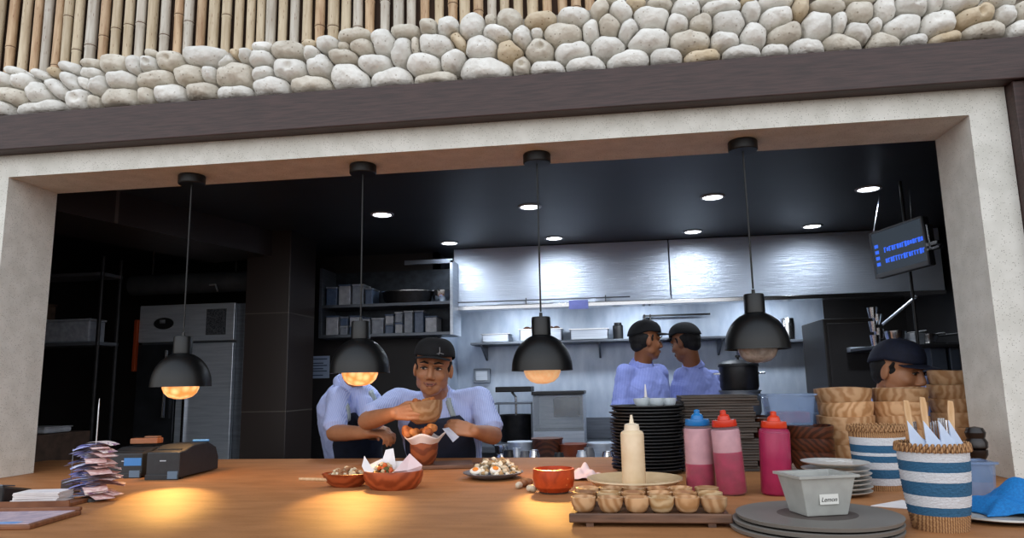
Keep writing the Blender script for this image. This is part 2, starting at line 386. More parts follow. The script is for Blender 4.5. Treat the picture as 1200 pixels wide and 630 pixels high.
def brushed(name, c, rough, metal, strength):
    N = NT(name); tc = N.n('ShaderNodeTexCoord'); mp = N.n('ShaderNodeMapping'); mp.inputs['Scale'].default_value = (.6, .6, 60); N.l(tc.outputs['Object'], mp.inputs['Vector'])
    nz = N.n('ShaderNodeTexNoise', i_Scale=6.0, i_Detail=3.0); N.l(mp.outputs[0], nz.inputs['Vector']); bp = N.n('ShaderNodeBump'); bp.inputs['Strength'].default_value = strength; bp.inputs['Distance'].default_value = .01
    N.l(nz.outputs['Fac'], bp.inputs['Height']); N.l(bp.outputs['Normal'], N.b.inputs['Normal'])
    n2 = N.n('ShaderNodeTexNoise', i_Scale=1.6, i_Detail=2.0); N.l(tc.outputs['Object'], n2.inputs['Vector']); rp = N.n('ShaderNodeMapRange'); rp.inputs['To Min'].default_value = rough - .1; rp.inputs['To Max'].default_value = rough + .14
    N.l(n2.outputs['Fac'], rp.inputs['Value']); N.l(rp.outputs[0], N.b.inputs['Roughness'])
    N.b.inputs['Base Color'].default_value = lin(c); N.b.inputs['Metallic'].default_value = metal
    return N.m
m_hood = brushed('hood_brushed_steel', 'dbe6f5', .36, .5, .5)
m_chrome = mat('bright_steel', 'd0d3d8', rough=.2, metal=1)
struct('floor', MB().box(-4.2, 3.2, 2.9, 6.6, -.06, 0), m_floor)
struct('ground_outside', MB().box(-7, 7, -6, 2.9, -.16, -.06), m_deck)
struct('ceiling', MB().box(-4.2, 3.2, 2.9, 6.6, 2.40, 2.46), m_ceil)
struct('wall_left', MB().box(-4.2, -4.1, 2.9, 6.5, 0, 2.4), m_dark)
struct('wall_right', MB().box(2.32, 2.42, 2.9, 6.5, 0, 2.4), m_dark)
struct('wall_back', MB().box(-4.1, -1.30, 5.30, 5.4, 0, 2.4).box(1.70, 2.32, 6.0, 6.1, 0, 2.4), m_dark)
struct('wall_back_steel', MB().box(-1.30, 1.70, 6.0, 6.1, 0, 2.4).box(-1.34, -1.30, 5.3, 6.0, 0, 2.4), m_steelw)
# slanting bulkhead and tiled column
A = Vector((-2.57, 2.95, 0)); B = Vector((-2.16, 4.30, 0)); n_ = Vector((-(B - A).y, (B - A).x, 0)).normalized() * .5
bm = MB(); vs = [A, B, B + n_, A + n_]
bm.add([(v.x, v.y, 2.23) for v in vs] + [(v.x, v.y, 2.40) for v in vs], [(0, 3, 2, 1), (4, 5, 6, 7), (0, 1, 5, 4), (1, 2, 6, 5), (2, 3, 7, 6), (3, 0, 4, 7)])
struct('beam_bulkhead', bm, m_tile)
struct('column', MB().box(-2.33, -2.03, 4.3, 4.7, 0, 2.4), m_tile, bev=.004)

# recessed lights
m_disc = mat('lit_downlight_lens', 'ffffff', emit='f4f8ff', es=9)
m_ringw = mat('downlight_trim', 'a8a9ab', rough=.4)
rws = [('second row, by the hood', 4.96, (-1.13, -.37, .593, 1.382)), ('front row of the ceiling', 4.02, (-1.327, -.436, .60, 1.43))]
lp = None
for rn, y, xs in rws:
    for k, x in enumerate(xs):
        lab = 'round lit recessed ceiling light, %s from the left in the %s' % (nth(k + 1), rn)
        if lp is None:
            lp = thing('ceiling_light', lab, 'ceiling light', (x, y, 2.40), group='recessed ceiling lights')
            obj('trim_ring', MB().lathe([(.052, -.001), (.056, -.007), (.068, -.006), (.07, 0)], n=28), m_ringw, lp, smooth=True)
            obj('lens', MB().lathe([(.0001, -.004), (.053, -.004), (.053, -.001), (.0001, -.001)], n=28), m_disc, lp)
        else: copy_tree(lp, label=lab, loc=(x, y, 2.40))
        l = bpy.data.lights.new('downlight', 'SPOT'); back = y > 4.5; l.energy = DOWN * ((.22 if x > 1 else .42) if back else 1.2); l.spot_size = R(172 if back else 100); l.spot_blend = .8; l.color = (.82, .9, 1); l.shadow_soft_size = .05
        o = bpy.data.objects.new('downlight_lamp', l); col.objects.link(o); o.location = (x, y, 2.385)

# pendants
m_glow = mat('amber_glass_lit', 'ffb060', 'ff8a30', kind='noise', scale=40, rough=.3, emit='ffa04a', es=1.0)
def glow(name, es, on_=True):
    N = NT(name); tx = N.n('ShaderNodeTexVoronoi', i_Scale=38); tc = N.n('ShaderNodeTexCoord'); N.l(tc.outputs['Object'], tx.inputs['Vector'])
    rp = N.n('ShaderNodeValToRGB'); rp.color_ramp.elements[0].color = (1.0, .62, .26, 1); rp.color_ramp.elements[1].color = (.75, .25, .06, 1); rp.color_ramp.elements[1].position = .8
    N.l(tx.outputs['Distance'], rp.inputs['Fac']); N.l(rp.outputs[0], N.b.inputs['Base Color']); N.l(rp.outputs[0], N.b.inputs['Emission Color']); N.b.inputs['Emission Strength'].default_value = es
    N.b.inputs['Roughness'].default_value = .25
    return N.m
m_glow = glow('amber_glass_lit', 1.25)
m_glow3 = mat('pale_bulb_glass', 'e8c9a4', 'd6a878', scale=40, rough=.2, emit='ffc48a', es=.45)
m_frost = mat('unlit_clear_glass', 'b4aaa2', '8a8078', scale=40, rough=.12, spec=.8)
pend = [(-1.748, 1.396), (-.987, 1.435), (-.264, 1.429), (.533, 1.489)]
pw = ['beside the order spike', 'above the assistant in front of the wall notice', 'hanging before the steel hood', 'unlit, nearest the wall screen']
def pendant(x, zr, lab, mg, m_sh):
    t = thing('pendant_lamp', 'black dome pendant lamp ' + lab, 'lamp', (x, 2.735, ZT), group='dome pendant lamps over the counter')
    h = zr - ZT
    obj('ceiling_canopy', MB().lathe([(.0001, 0), (.052, 0), (.055, -.004), (.055, -.036), (.052, -.040), (.0001, -.040)], n=32), m_black, t, smooth=True)
    obj('cable', MB().tube([(0, 0, -.04), (0, 0, h + .225)], .0035, 8), m_black, t, smooth=True)
    obj('neck', MB().lathe([(.0001, h + .222), (.006, h + .222), (.007, h + .207), (.034, h + .205), (.037, h + .200), (.037, h + .135), (.0001, h + .135)], n=32), m_sh, t, smooth=True)
    pr = [(.030, h + .141)] + [(.116 * math.sin(R(a)), h + .008 + .132 * math.cos(R(a))) for a in range(18, 91, 6)] + [(.117, h), (.114, h), (.112, h + .008)] + [(.110 * math.sin(R(a)), h + .008 + .124 * math.cos(R(a))) for a in range(84, 12, -12)]
    obj('lamp_shade', MB().lathe(pr, n=48), m_sh, t, smooth=True)
    obj('bulb', MB().lathe([(.0001, h - .050), (.02, h - .049), (.045, h - .041), (.062, h - .025), (.070, h - .006), (.071, h + .01), (.06, h + .03), (.03, h + .05), (.0001, h + .055)], n=32), mg, t, smooth=True)
    return t
m_shd = mat('satin_black_shade', '0b0c0d', rough=.34, spec=.4)
for k, (x, z) in enumerate(pend):
    t = pendant(x, z, pw[k], m_glow if k < 2 else (m_glow3 if k == 2 else m_frost), m_shd)
    if k < 3:
        l = bpy.data.lights.new('pendant_light', 'SPOT'); l.energy = PEND; l.spot_size = R(31); l.spot_blend = .6; l.color = (1, .52, .12); l.shadow_soft_size = .03
        o = bpy.data.objects.new('pendant_lamp_light', l); col.objects.link(o); o.location = (x, 2.70, z - .06)
        tgt = Vector(((-1.45, 2.22, ZC), (-.80, 2.14, ZC), (-.16, 2.16, ZC))[k]); o.rotation_euler = (tgt - o.location).to_track_quat('-Z', 'Y').to_euler()
        l2 = bpy.data.lights.new('pendant_spill', 'SPOT'); l2.energy = 5; l2.spot_size = R(165); l2.spot_blend = .5; l2.color = (1, .55, .22); l2.shadow_soft_size = .06
        o2 = bpy.data.objects.new('pendant_spill_light', l2); col.objects.link(o2); o2.location = (x, 2.735, z - .055)

# ---- extraction hood
hd = thing('extraction_hood', 'long brushed steel extraction hood over the cooking line', 'hood', (.5, 5.2, 1.93))
def wx(x): return x - .5
hy = 0
for a, b in ((-1.152, .437), (.445, 2.28)):
    obj('front_panel', MB().prism([(0, 0.03), (0, .466), (.72, .466), (.72, .30), (.10, .03)], wx(a), wx(b), 'x'), m_hood, hd, bev=.003)
obj('grease_channel', MB().box(wx(-1.155), wx(2.28), -.012, .02, 0, .028).box(wx(-1.155), wx(2.28), .02, .12, .0, .006), m_chrome, hd, bev=.002)
obj('rail', MB().tube([(wx(-1.15), -.02, .058), (wx(.15), -.02, .058)], .005).box(wx(-.61), wx(-.603), -.022, 0, .03, .075).box(wx(-.03), wx(-.023), -.022, 0, .03, .075), m_steeld, hd)
for k in range(3):
    x = wx(-.75 + k * 1.0)
    obj('hood_light', MB().box(x - .20, x + .20, .16, .26, .045, .062), mat('lit_hood_lamp_%d' % k, 'ffffff', emit='eaf2ff', es=4), hd, bev=.004)
    l = bpy.data.lights.new('hood_light', 'AREA'); l.energy = HOOD; l.shape = 'RECTANGLE'; l.size = .4; l.size_y = .1; l.color = (.85, .92, 1)
    o = bpy.data.objects.new('hood_lamp_light', l); col.objects.link(o); o.location = (x + .5, 5.41, 1.965); o.rotation_euler = (R(22), 0, 0)
for k in range(6):
    fb = MB(); x = wx(-1.05 + k * .55)
    for j in range(12): fb.box(x + j * .04, x + j * .04 + .02, .14, .62, .06, .075, Matrix.Translation((0, 0, .0)))
    fb.box(x - .01, x + .48, .13, .63, .075, .08)
    obj('filter_panel', fb, m_steeld, hd)
pb = at(678, 357, 5.17)
nb = one('paper_note', MB().box(-.07, .07, -.001, .001, -.03, .035), mat('lilac_paper', '8790d8', '7f88cf', scale=30), 'small lilac-blue note stuck on the hood edge', 'note', loc=(pb.x, 5.172, pb.z))

# wall shelf beneath the hood
ws = thing('wall_shelf', 'slim steel wall shelf below the extraction hood', 'shelf', (-.45, 5.72, 1.70))
obj('shelf_board', MB().box(-.68, 1.5, -.02, .27, 0, .018), m_steeld, ws, bev=.003)
for x in (-.6, .35, 1.3): obj('bracket', MB().prism([(.27, 0), (.27, -.12), (.25, -.12), (.0, -.01), (.0, 0)], x, x + .015, 'x'), m_steeld, ws)
m_panb = mat('dark_pan_metal', '2a2b2e', '1e1f22', rough=.4, metal=.6)
m_brown = mat('brown_bread', '6e4a3a', '54382c', rough=.8, scale=20, bump=.4)
def pan(name, lab, cat, x, y, z, w, d, h, m, grp=None, rim=True):
    t = thing(name, lab, cat, (x, y, z), group=grp)
    b = MB(); e = .006
    b.box(-w / 2, w / 2, -d / 2, -d / 2 + e, 0, h).box(-w / 2, w / 2, d / 2 - e, d / 2, 0, h).box(-w / 2, -w / 2 + e, -d / 2, d / 2, 0, h).box(w / 2 - e, w / 2, -d / 2, d / 2, 0, h).box(-w / 2, w / 2, -d / 2, d / 2, 0, e)
    obj('body', b, m, t)
    if rim: obj('rim', MB().box(-w / 2 - .01, w / 2 + .01, -d / 2 - .01, -d / 2 + .004, h - .006, h).box(-w / 2 - .01, w / 2 + .01, d / 2 - .004, d / 2 + .01, h - .006, h).box(-w / 2 - .01, -w / 2 + .004, -d / 2, d / 2, h - .006, h).box(w / 2 - .004, w / 2 + .01, -d / 2, d / 2, h - .006, h), m_chrome, t)
    return t
zsf = 1.719
pan('steel_pan', 'shallow steel pan at the end of the shelf under the hood', 'pan', -.93, 5.84, zsf, .22, .2, .07, m_steel)
pan('steel_tray', 'wide steel tray on the shelf heaped with brown rolls', 'tray', -.56, 5.84, zsf, .34, .2, .10, m_steel)
for k in range(6): one('bread_roll', MB().ell((0, 0, 0), (.035, .04, .028), n=12), m_brown, 'brown roll, %s from the left in the shelf tray' % nth(k + 1), 'bread roll', loc=(-.68 + .048 * k, 5.84 + .02 * (k % 2), zsf + .10), group='brown rolls in the shelf tray', smooth=True)
pan('steel_box', 'long low steel box on the hood shelf behind a pendant', 'box', -.17, 5.84, zsf, .30, .2, .09, m_steel)
one('black_canister', MB().lathe([(.0001, 0), (.04, 0), (.042, .11), (.03, .12), (.03, .135), (.0001, .135)], n=20), m_blackp, 'black canister on the shelf next to the low steel box', 'canister', loc=(.06, 5.82, zsf), smooth=True)
rk = thing('wall_rack', 'small dark wire rack fixed to the steel wall behind the cooks', 'rack', (.30, 5.93, 1.72))
obj('frame', MB().box(-.03, -.015, -.05, .06, 0, .20).box(.02, .03, -.05, .06, 0, .20).box(-.03, .5, -.05, -.04, .18, .195), m_blackp, rk)
ws2 = thing('wall_shelf', 'short steel shelf on the back wall behind the unlit pendant', 'shelf', (1.2, 5.75, 1.66))
obj('shelf_board', MB().box(-.25, .42, 0, .245, 0, .02), m_steeld, ws2, bev=.003)
for x in (-.2, .36): obj('bracket', MB().box(x, x + .015, .02, .245, -.08, 0), m_steeld, ws2)
one('steel_jug', MB().lathe([(.0001, 0), (.05, 0), (.055, .12), (.05, .17), (.047, .17), (.05, .12), (.0001, .01)], n=20), m_chrome, 'steel jug on the short shelf beside the unlit pendant', 'jug', loc=(1.38, 5.85, 1.68), smooth=True)

# cooking line and prep bench
m_line = mat('cooking_range_steel', '4a4f57', '3a3e45', rough=.35, metal=.8, scale=6)
rg = thing('cooking_range', 'low stainless cooking range along the back wall', 'range', (.2, 5.66, 0))
obj('body', MB().box(-1.4, 1.45, -.28, .33, .1, .88), m_line, rg, bev=.005)
obj('worktop', MB().box(-1.42, 1.47, -.32, .335, .88, .93), m_steeld, rg, bev=.004)
obj('splash_panel', MB().box(-1.42, 1.47, .31, .335, .93, 1.10), m_steeld, rg, bev=.004)
for k in range(5): obj('burner_grate', MB().box(-.2 + k * .33, .08 + k * .33, -.25, .25, .93, .945).box(-.2 + k * .33, .08 + k * .33, -.02, 0, .945, .965).box(-.07 + k * .33, -.05 + k * .33, -.25, .25, .945, .965), m_black, rg)
for k in range(9): obj('knob', MB().lathe([(.0001, 0), (.022, 0), (.018, .03), (.0001, .03)], n=14, M=Matrix.Rotation(R(90), 4, 'X'), c=(-1.2 + k * .3, -.28, .78)), m_black, rg, smooth=True)
for x in (-1.3, 1.35): obj('leg', MB().box(x, x + .05, -.25, -.2, 0, .1).box(x, x + .05, .28, .33, 0, .1), m_steeld, rg)
pbn = thing('prep_bench', 'steel prep bench behind the pass counter', 'bench', (.165, 4.02, 0))
obj('worktop', MB().box(-.785, .785, -.23, .27, .88, .918), m_steel, pbn, bev=.004)
obj('undershelf', MB().box(-.74, .74, -.19, .22, .3, .33), m_steeld, pbn)
for x in (-.74, .74):
    for y in (-.19, .22): obj('leg', MB().tube([(x, y, 0), (x, y, .88)], .02), m_steel, pbn)

# glass fronted cabinet and griddle on the range line
g0 = at(655, 512, 5.35)
gl = mat('clear_glass', 'dfe8ee', rough=.05, alpha=.22, spec=.8)
fm = thing('display_warmer', 'boxy steel and glass warmer holding a dark basket', 'warmer', (at(655, 500, 5.4).x, 5.56, .932))
obj('case', MB().box(-.19, .19, .20, .22, .1, .37).box(-.19, -.18, -.2, .2, .1, .37).box(.18, .19, -.2, .2, .1, .37).box(-.19, .19, -.2, .2, 0, .1), m_steel, fm, bev=.004)
obj('lid', MB().box(-.195, .195, -.21, .225, .365, .39), m_blackp, fm, bev=.004)
obj('glass_front', MB().box(-.185, .185, -.205, -.2, .1, .36), gl, fm)
obj('wire_basket', MB().box(-.04, .15, -.12, .1, .2, .34), mat('dark_wire', '2a2421', '4b3d35', scale=60, rough=.6, lo=.45, hi=.55), fm, bev=.01)
gr = thing('fry_pan_rack', 'black slotted rack with a flat top beside the glass warmer', 'rack', (at(602, 500, 5.35).x, 5.50, .932))
obj('top_plate', MB().box(-.14, .13, -.12, .12, .39, .43), m_black, gr, bev=.006)
obj('post', MB().tube([(-.03, 0, .39), (.0, 0, .35), (.0, 0, .2)], .01), m_chrome, gr)
obj('shelf', MB().box(-.16, .14, -.14, .14, .30, .31), m_steeld, gr); obj('base_plate', MB().box(-.16, .14, -.14, .14, .0, .02), m_steeld, gr)
obj('basket', MB().lathe([(.0001, .02), (.12, .02), (.135, .22), (.13, .22), (.11, .04), (.0001, .04)], n=18), m_panb, gr, smooth=True)
obj('side_frame', MB().box(-.16, -.15, -.14, -.13, 0, .31).box(.13, .14, -.14, -.13, 0, .31).box(-.16, -.15, .13, .14, 0, .31).box(.13, .14, .13, .14, 0, .31), m_steeld, gr)
cb = thing('wall_socket_box', 'pale grey switch box on the steel wall behind the cook', 'switch box', (at(565, 440, 5.98).x, 5.955, at(565, 440, 5.98).z))
obj('box', MB().box(-.07, .07, 0, .045, -.06, .06), mat('pale_grey_plastic', '8f98a5', '838c98', scale=10), cb, bev=.006)
obj('cover', MB().box(-.05, .05, -.008, 0, -.04, .04), m_steel, cb, bev=.003)

# pots, bowls and pans crowded on the prep bench
m_wd = mat('dark_wood_bowl', '5c2f1c', '3a1c10', kind='ring', scale=18, dist=3, rough=.4, vary=.15)
def bowlprof(r, h, t=.006, foot=.5): return [(.0001, 0), (r * foot, 0), (r * .82, h * .3), (r * .96, h * .65), (r, h), (r - t, h), (r * .96 - t, h * .65), (r * .8 - t, h * .32), (.0001, h * .12 + t)]
zb = .92
clut = [('mixing_bowl', 'dark wood mixing bowl on the bench below the glass warmer', 'bowl', 641, 4.02, .085, .16, m_wd), ('serving_bowl', 'reddish brown shallow bowl on the bench beside the dark mixing bowl', 'bowl', 671, 4.00, .075, .13, mat('red_brown_lacquer', '7a3a22', '5d2816', rough=.3, scale=12)),
        ('stock_pot', 'dull steel pot on the bench behind the salad plate', 'pot', 610, 4.05, .072, .14, m_steel), ('small_pan', 'small bright steel pan behind the cook at the bench end', 'pan', 590, 4.08, .05, .12, m_chrome), ('steel_dish', 'wide steel dish on the bench next to the black plate stack', 'dish', 706, 4.0, .08, .135, m_steel)]
for nm, lab, ct, px, y, r, h, m in clut:
    p = at(px, 510, y); t = thing(nm, lab, ct, (p.x, y, zb)); obj('vessel', MB().lathe(bowlprof(r, h, foot=.7), n=28), m, t, smooth=True)
    obj('rim', MB().lathe([(r - .005, h - .004), (r + .004, h - .003), (r + .004, h + .004), (r - .005, h + .003)], n=28), m, t, smooth=True)
rr = random.Random(3); m_cont = [m_chrome, m_blackp, m_steel, mat('grey_glaze', '7c7f86', '5d6068', rough=.3)]
for k in range(9):
    p = at([588, 597, 606, 615, 626, 655, 683, 690, 712][k], 520, 3.82); r = [.03, .035, .028, .03, .034, .028, .035, .03, .032][k]; h = [.10, .12, .13, .115, .12, .105, .115, .13, .11][k]
    m_ = MB().lathe([(.0001, 0), (r * .85, 0), (r, h * .2), (r, h * .8), (r * .8, h * .95), (r * .8, h), (r * .8 - .004, h), (.0001, h * .3)], n=18)
    one('condiment_pot', m_, m_cont[k % 4], '%s condiment pot from the left on the bench behind the counter' % nth(k + 1), 'pot', loc=(p.x, 3.80, zb), group='condiment pots on the prep bench', smooth=True)
pt = at(858, 452, 4.35)
for k in range(4):
    t = thing('cooking_pot', 'dark steel cooking pot, %s from the bottom of the tower behind the wooden boards' % nth(k + 1), 'pot', (pt.x, 4.1, .92 + .135 * k), group='stacked pots behind the wooden boards')
    r = .115 - .004 * k
    obj('body', MB().lathe([(.0001, 0), (r * .93, 0), (r, .02), (r, .125), (r + .006, .128), (r + .006, .134), (r - .004, .134), (r - .004, .02), (.0001, .01)], n=32), m_panb if k != 2 else m_steeld, t, smooth=True)
    for s in (-1, 1): obj('handle', MB().tube([(s * r, -.03, .09), (s * (r + .03), -.02, .09), (s * (r + .03), .02, .09), (s * r, .03, .09)], .005), m_chrome, t, smooth=True)
t = thing('pot_lid', 'domed dark lid on the topmost cooking pot', 'lid', (pt.x, 4.1, .92 + .54))
obj('dome', MB().lathe([(.108, 0), (.106, .008), (.08, .022), (.03, .03), (.0001, .031)], n=32), m_panb, t, smooth=True); obj('knob', MB().lathe([(.006, .03), (.006, .04), (.014, .045), (.012, .055), (.0001, .056)], n=16), m_black, t, smooth=True)

# ---- shelving unit on the dark wall
su = thing('wall_shelving_unit', 'open steel wall shelving unit behind the chef', 'shelf', (-2.127, 5.0, 1.74))
W_, H_ = 1.01, .52
obj('side_panel', MB().box(0, .02, 0, .28, 0, H_), m_steeld, su); obj('side_panel', MB().box(W_ - .02, W_, 0, .28, 0, H_ + .02), m_steel, su)
for z in (0, .22): obj('shelf_board', MB().box(.02, W_ - .02, 0, .28, z, z + .022), m_steeld, su, bev=.002)
obj('top_rail', MB().box(.65, W_, 0, .02, H_, H_ + .03), m_steeld, su)
obj('back_panel', MB().box(.02, W_ - .02, .27, .28, .02, H_), mat('dark_steel', '3a4048', '2c3138', rough=.5, metal=.6), su)  # back panel in a darker steel tone than the sides
m_pl = [mat('frosted_container_%s' % n, c, d, rough=.35, scale=30) for n, c, d in (('grey', '9aa3b0', '818a98'), ('blue', '5f7390', '4c5f7d'), ('white', 'c3c8d0', 'a9afb9'))]
rr = random.Random(5); xx = .05; k = 0
for row, z in ((1, .242), (0, .022)):
    xx = .035
    while xx < (.34 if row else .93):
        w = rr.uniform(.06, .105); h = rr.uniform(.09, .16) if row else rr.uniform(.11, .165); k += 1
        if xx + w > W_ - .03: break
        if not row and rr.random() < .5:
            hs = [h / 2, h / 2]
        else: hs = [h]
        zz = z
        for q, hh in enumerate(hs):
            t = thing('food_container', '%s%s food container from the left on the %s shelf of the wall unit' % ('' if len(hs) == 1 else ('bottom of ' if q == 0 else 'top of '), nth(k if row else k - n_up), 'upper' if row else 'lower'), 'container', (-2.127 + xx + w / 2, 5.12, 1.74 + zz), group='food containers on the wall shelving unit')
            obj('tub', MB().box(-w / 2 + .003, w / 2 - .003, -.08, .08, 0, hh - .012), m_pl[(k + q) % 3], t, bev=.006); obj('lid', MB().box(-w / 2, w / 2, -.083, .083, hh - .012, hh - .001), m_pl[(k + q + 2) % 3], t, bev=.003); zz += hh
        xx += w + .008
    if row: n_up = k
t = thing('roasting_tray', 'dark roasting tray with a shiny rim on the upper shelf of the wall unit', 'tray', (-2.127 + .64, 5.12, 1.74 + .242))
obj('tray', MB().lathe([(.0001, 0), (.16, 0), (.19, .09), (.18, .09), (.15, .012), (.0001, .012)], n=32), m_panb, t, smooth=True); t.scale = (1.05, .6, 1)
t2 = obj('rim', MB().lathe([(.183, .088), (.193, .088), (.193, .095), (.183, .095)], n=32), m_chrome, t, smooth=True)
t = thing('strainer', 'steel mesh strainer at the end of the upper wall shelf', 'strainer', (-2.127 + .90, 5.12, 1.74 + .242))
obj('basket', MB().lathe(bowlprof(.075, .09), n=24), m_chrome, t, smooth=True); obj('handle', MB().tube([(0, -.07, .085), (0, -.11, .09)], .006), m_blackp, t)
# paper notice on the dark wall
pn = at(371, 430, 5.295); nt_ = thing('wall_notice', 'pale blue printed notice taped to the dark wall', 'notice', (pn.x, 5.295, pn.z))
obj('sheet', MB().box(-.105, .105, -.002, .002, -.085, .085), mat('notice_paper', 'b4c8e2', 'a6bad6', scale=5), nt_)
lb = MB()
for k, z in enumerate((.062, .03, .012, -.012, -.03, -.062)): lb.box(-.085, .085 - .03 * (k % 2), -.0035, -.002, z - .004, z + .004)
obj('printed_lines', lb, mat('notice_ink', '3c4f74'), nt_)

# ---- fridge
fx0, fx1 = at(160, 430, 4.62).x, at(282, 430, 4.62).x
ft = at(200, 357, 4.62).z
fg = thing('upright_fridge', 'tall stainless upright fridge beside the tiled column', 'fridge', ((fx0 + fx1) / 2, 4.62, 0)); hw = (fx1 - fx0) / 2
obj('cabinet', MB().box(-hw, hw, .04, .66, .06, ft), m_steeld, fg, bev=.006)
obj('top_fascia', MB().box(-hw, hw - .06, 0, .04, ft - .26, ft), m_steel, fg, bev=.004)
dr = obj('door', MB().box(-hw, -.09, 0, .04, .1, ft - .275), m_line, fg, bev=.005)
d2 = obj('door', MB().box(-.08, hw - .06, 0, .04, .1, ft - .275), m_steel, fg, bev=.005)
obj('handle', MB().tube([(-.15, -.03, 1.2), (-.15, -.03, ft - .32)], .012), m_chrome, dr); obj('handle', MB().box(-.02, .0, -.02, 0, .9, ft - .4), m_chrome, d2)
obj('vent_grille', MB().box(.12, hw - .12, -.004, 0, ft - .22, ft - .04), mat('perforated_steel', '7b818b', '30343a', kind='noise', scale=150, rough=.5, metal=.6), fg)
bd = obj('control_badge', MB().lathe([(.0001, 0), (.075, 0), (.072, .008), (.0001, .01)], n=32, M=Matrix.Rotation(R(90), 4, 'X') @ Matrix.Scale(.55, 4, (0, 1, 0)), c=(-.20, 0, ft - .13)), m_blackp, fg)
obj('display', MB().box(-.225, -.185, -.014, -.009, ft - .13, ft - .105), mat('grey_display', '8a9099', '5a5f66', scale=50), bd)
for x in (-hw + .04, hw - .06): obj('foot', MB().tube([(x, .1, 0), (x, .1, .06)], .02), m_black, fg)
_z = at(155, 435, 4.6).z; tag(obj('edge_strip', MB().box(-hw - .026, -hw, -.02, .01, _z, _z + .36), mat('orange_red_plastic', '9c3c10'), fg, bev=.004), 'orange-red upright strip')
zd = at(220, 332, 4.75).z; t = thing('insulated_duct', 'grey round duct hung from the ceiling above the fridge', 'duct', ((fx0 + fx1) / 2, 4.75, zd)); obj('pipe', MB().tube([(-.55, 0, 0), (.42, 0, 0)], .075, 20), mat('grey_duct', '4a5057', '3b4047', rough=.6, scale=8), t, smooth=True)
for x in (-.4, .25): obj('hanger', MB().tube([(x, 0, .07), (x, 0, 2.40 - zd)], .006), m_steeld, t)
obj('hook', MB().tube([(.10, -.08, -.03), (.15, -.09, -.03), (.17, -.09, -.08)], .006), m_steel, t)
# dark left shelf rack
sx0 = at(55, 350, 3.9).x; sx1 = at(118, 350, 3.9).x; zt = at(118, 300, 3.9).z; zs = at(118, 400, 3.9).z
rk = thing('storage_rack', 'dark storage rack just inside the opening beyond the terrazzo jamb', 'rack', (sx1, 3.9, 0))
for x in (-.75, 0):
    for y in (0, .16): obj('post', MB().tube([(x, y, 0), (x, y, zt)], .012), m_panb, rk)
for z in (.4, 1.0, zs, zt - .1): obj('rack_shelf', MB().box(-.76, .01, -.01, .17, z - .02, z), m_steeld, rk)
m_box = mat('dim_brown_carton', '5a463a', '44352c', rough=.8)
for k, (x, w, h, m, lab) in enumerate(((-.52, .2, .24, m_box, 'brown carton on the dark storage rack'), (-.22, .3, .13, m_pl[0], 'clear plastic tub with folded cloths on the storage rack'))):
    t = thing('storage_tub' if k else 'carton', lab, 'tub' if k else 'box', (sx1 + x, 3.98, zs + .001)); obj('body', MB().box(-w / 2, w / 2, -.07, .07, 0, h), m, t, bev=.008)
    obj('lid' if not k else 'rim', MB().box(-w / 2 - .005, w / 2 + .005, -.074, .074, h, h + .012), m, t, bev=.003)
# low cabinet with a tray seen past the left jamb
cbp = at(62, 520, 3.75)
lc = thing('side_cabinet', 'dark brown low cabinet behind the counter end', 'cabinet', (cbp.x, 3.64, 0))
zt_ = at(60, 505, 3.8).z
obj('body', MB().box(-.3, .16, -.2, .2, 0, zt_), m_box, lc, bev=.006); obj('door', MB().box(-.28, .14, -.22, -.2, .06, zt_ - .04), mat('dark_brown_door', '3a2a22', '2c201a'), lc, bev=.004)
t = thing('white_tray', 'pale tray lying on the dark side cabinet', 'tray', (cbp.x + .02, 3.64, zt_ + .001)); obj('tray', MB().box(-.1, .1, -.1, .1, 0, .03), m_pl[2], t, bev=.01); obj('rim', MB().box(-.105, .105, -.105, .105, .028, .034), m_pl[2], t, bev=.003)

# ---- screen hanging at the right
L = at(1023, 300, 3.70); Rr = at(1085, 281, 3.42); u = (Rr - L); wd = u.length; u.normalize(); up = Vector((0, 0, 1)); up = (up - u * up.dot(u)).normalized(); nn = u.cross(up).normalized()
if nn.y > 0: nn = -nn
tilt = .10; 
Cn = (L + Rr) / 2; Mt = Matrix(((u.x, -nn.x, up.x), (u.y, -nn.y, up.y), (u.z, -nn.z, up.z)))
tv = thing('order_screen', 'hanging order screen showing two rows of blue text', 'screen', Cn); tv.rotation_euler = Mt.to_euler()
hh = .115
obj('housing', MB().box(-wd / 2, wd / 2, .004, .04, -hh, hh), m_blackp, tv, bev=.006)
obj('bezel', MB().box(-wd / 2, wd / 2, -.006, .004, -hh, -hh + .02).box(-wd / 2, wd / 2, -.006, .004, hh - .008, hh).box(-wd / 2, -wd / 2 + .008, -.006, .004, -hh, hh).box(wd / 2 - .008, wd / 2, -.006, .004, -hh, hh), mat('silver_bezel', '8b9096', rough=.35, metal=.5), tv)
obj('display', MB().box(-wd / 2 + .008, wd / 2 - .008, 0, .003, -hh + .02, hh - .008), mat('lit_screen_grey', '20262c', emit='39424c', es=.8), tv)
m_txt = mat('screen_text_blue', '2c56c8', emit='3a6cf0', es=1.0); rr = random.Random(2)
for z in (.012, -.042):
    tx = MB()
    for k in range(15):
        x = -wd / 2 + .075 + k * .0152
        h2 = rr.uniform(.008, .013); tx.box(x, x + .004, -.003, 0, z - h2, z + h2).box(x, x + .010, -.003, 0, z + h2 - .004, z + h2)
        if rr.random() < .6: tx.box(x + .007, x + .010, -.003, 0, z - h2, z + h2)
    obj('text_row', tx, m_txt, tv)
tx = MB()
for z in (.04, .01, -.02, -.05): tx.box(-wd / 2 + .02, -wd / 2 + .04, -.003, 0, z - .008, z + .008)
obj('icon_column', tx, m_txt, tv)

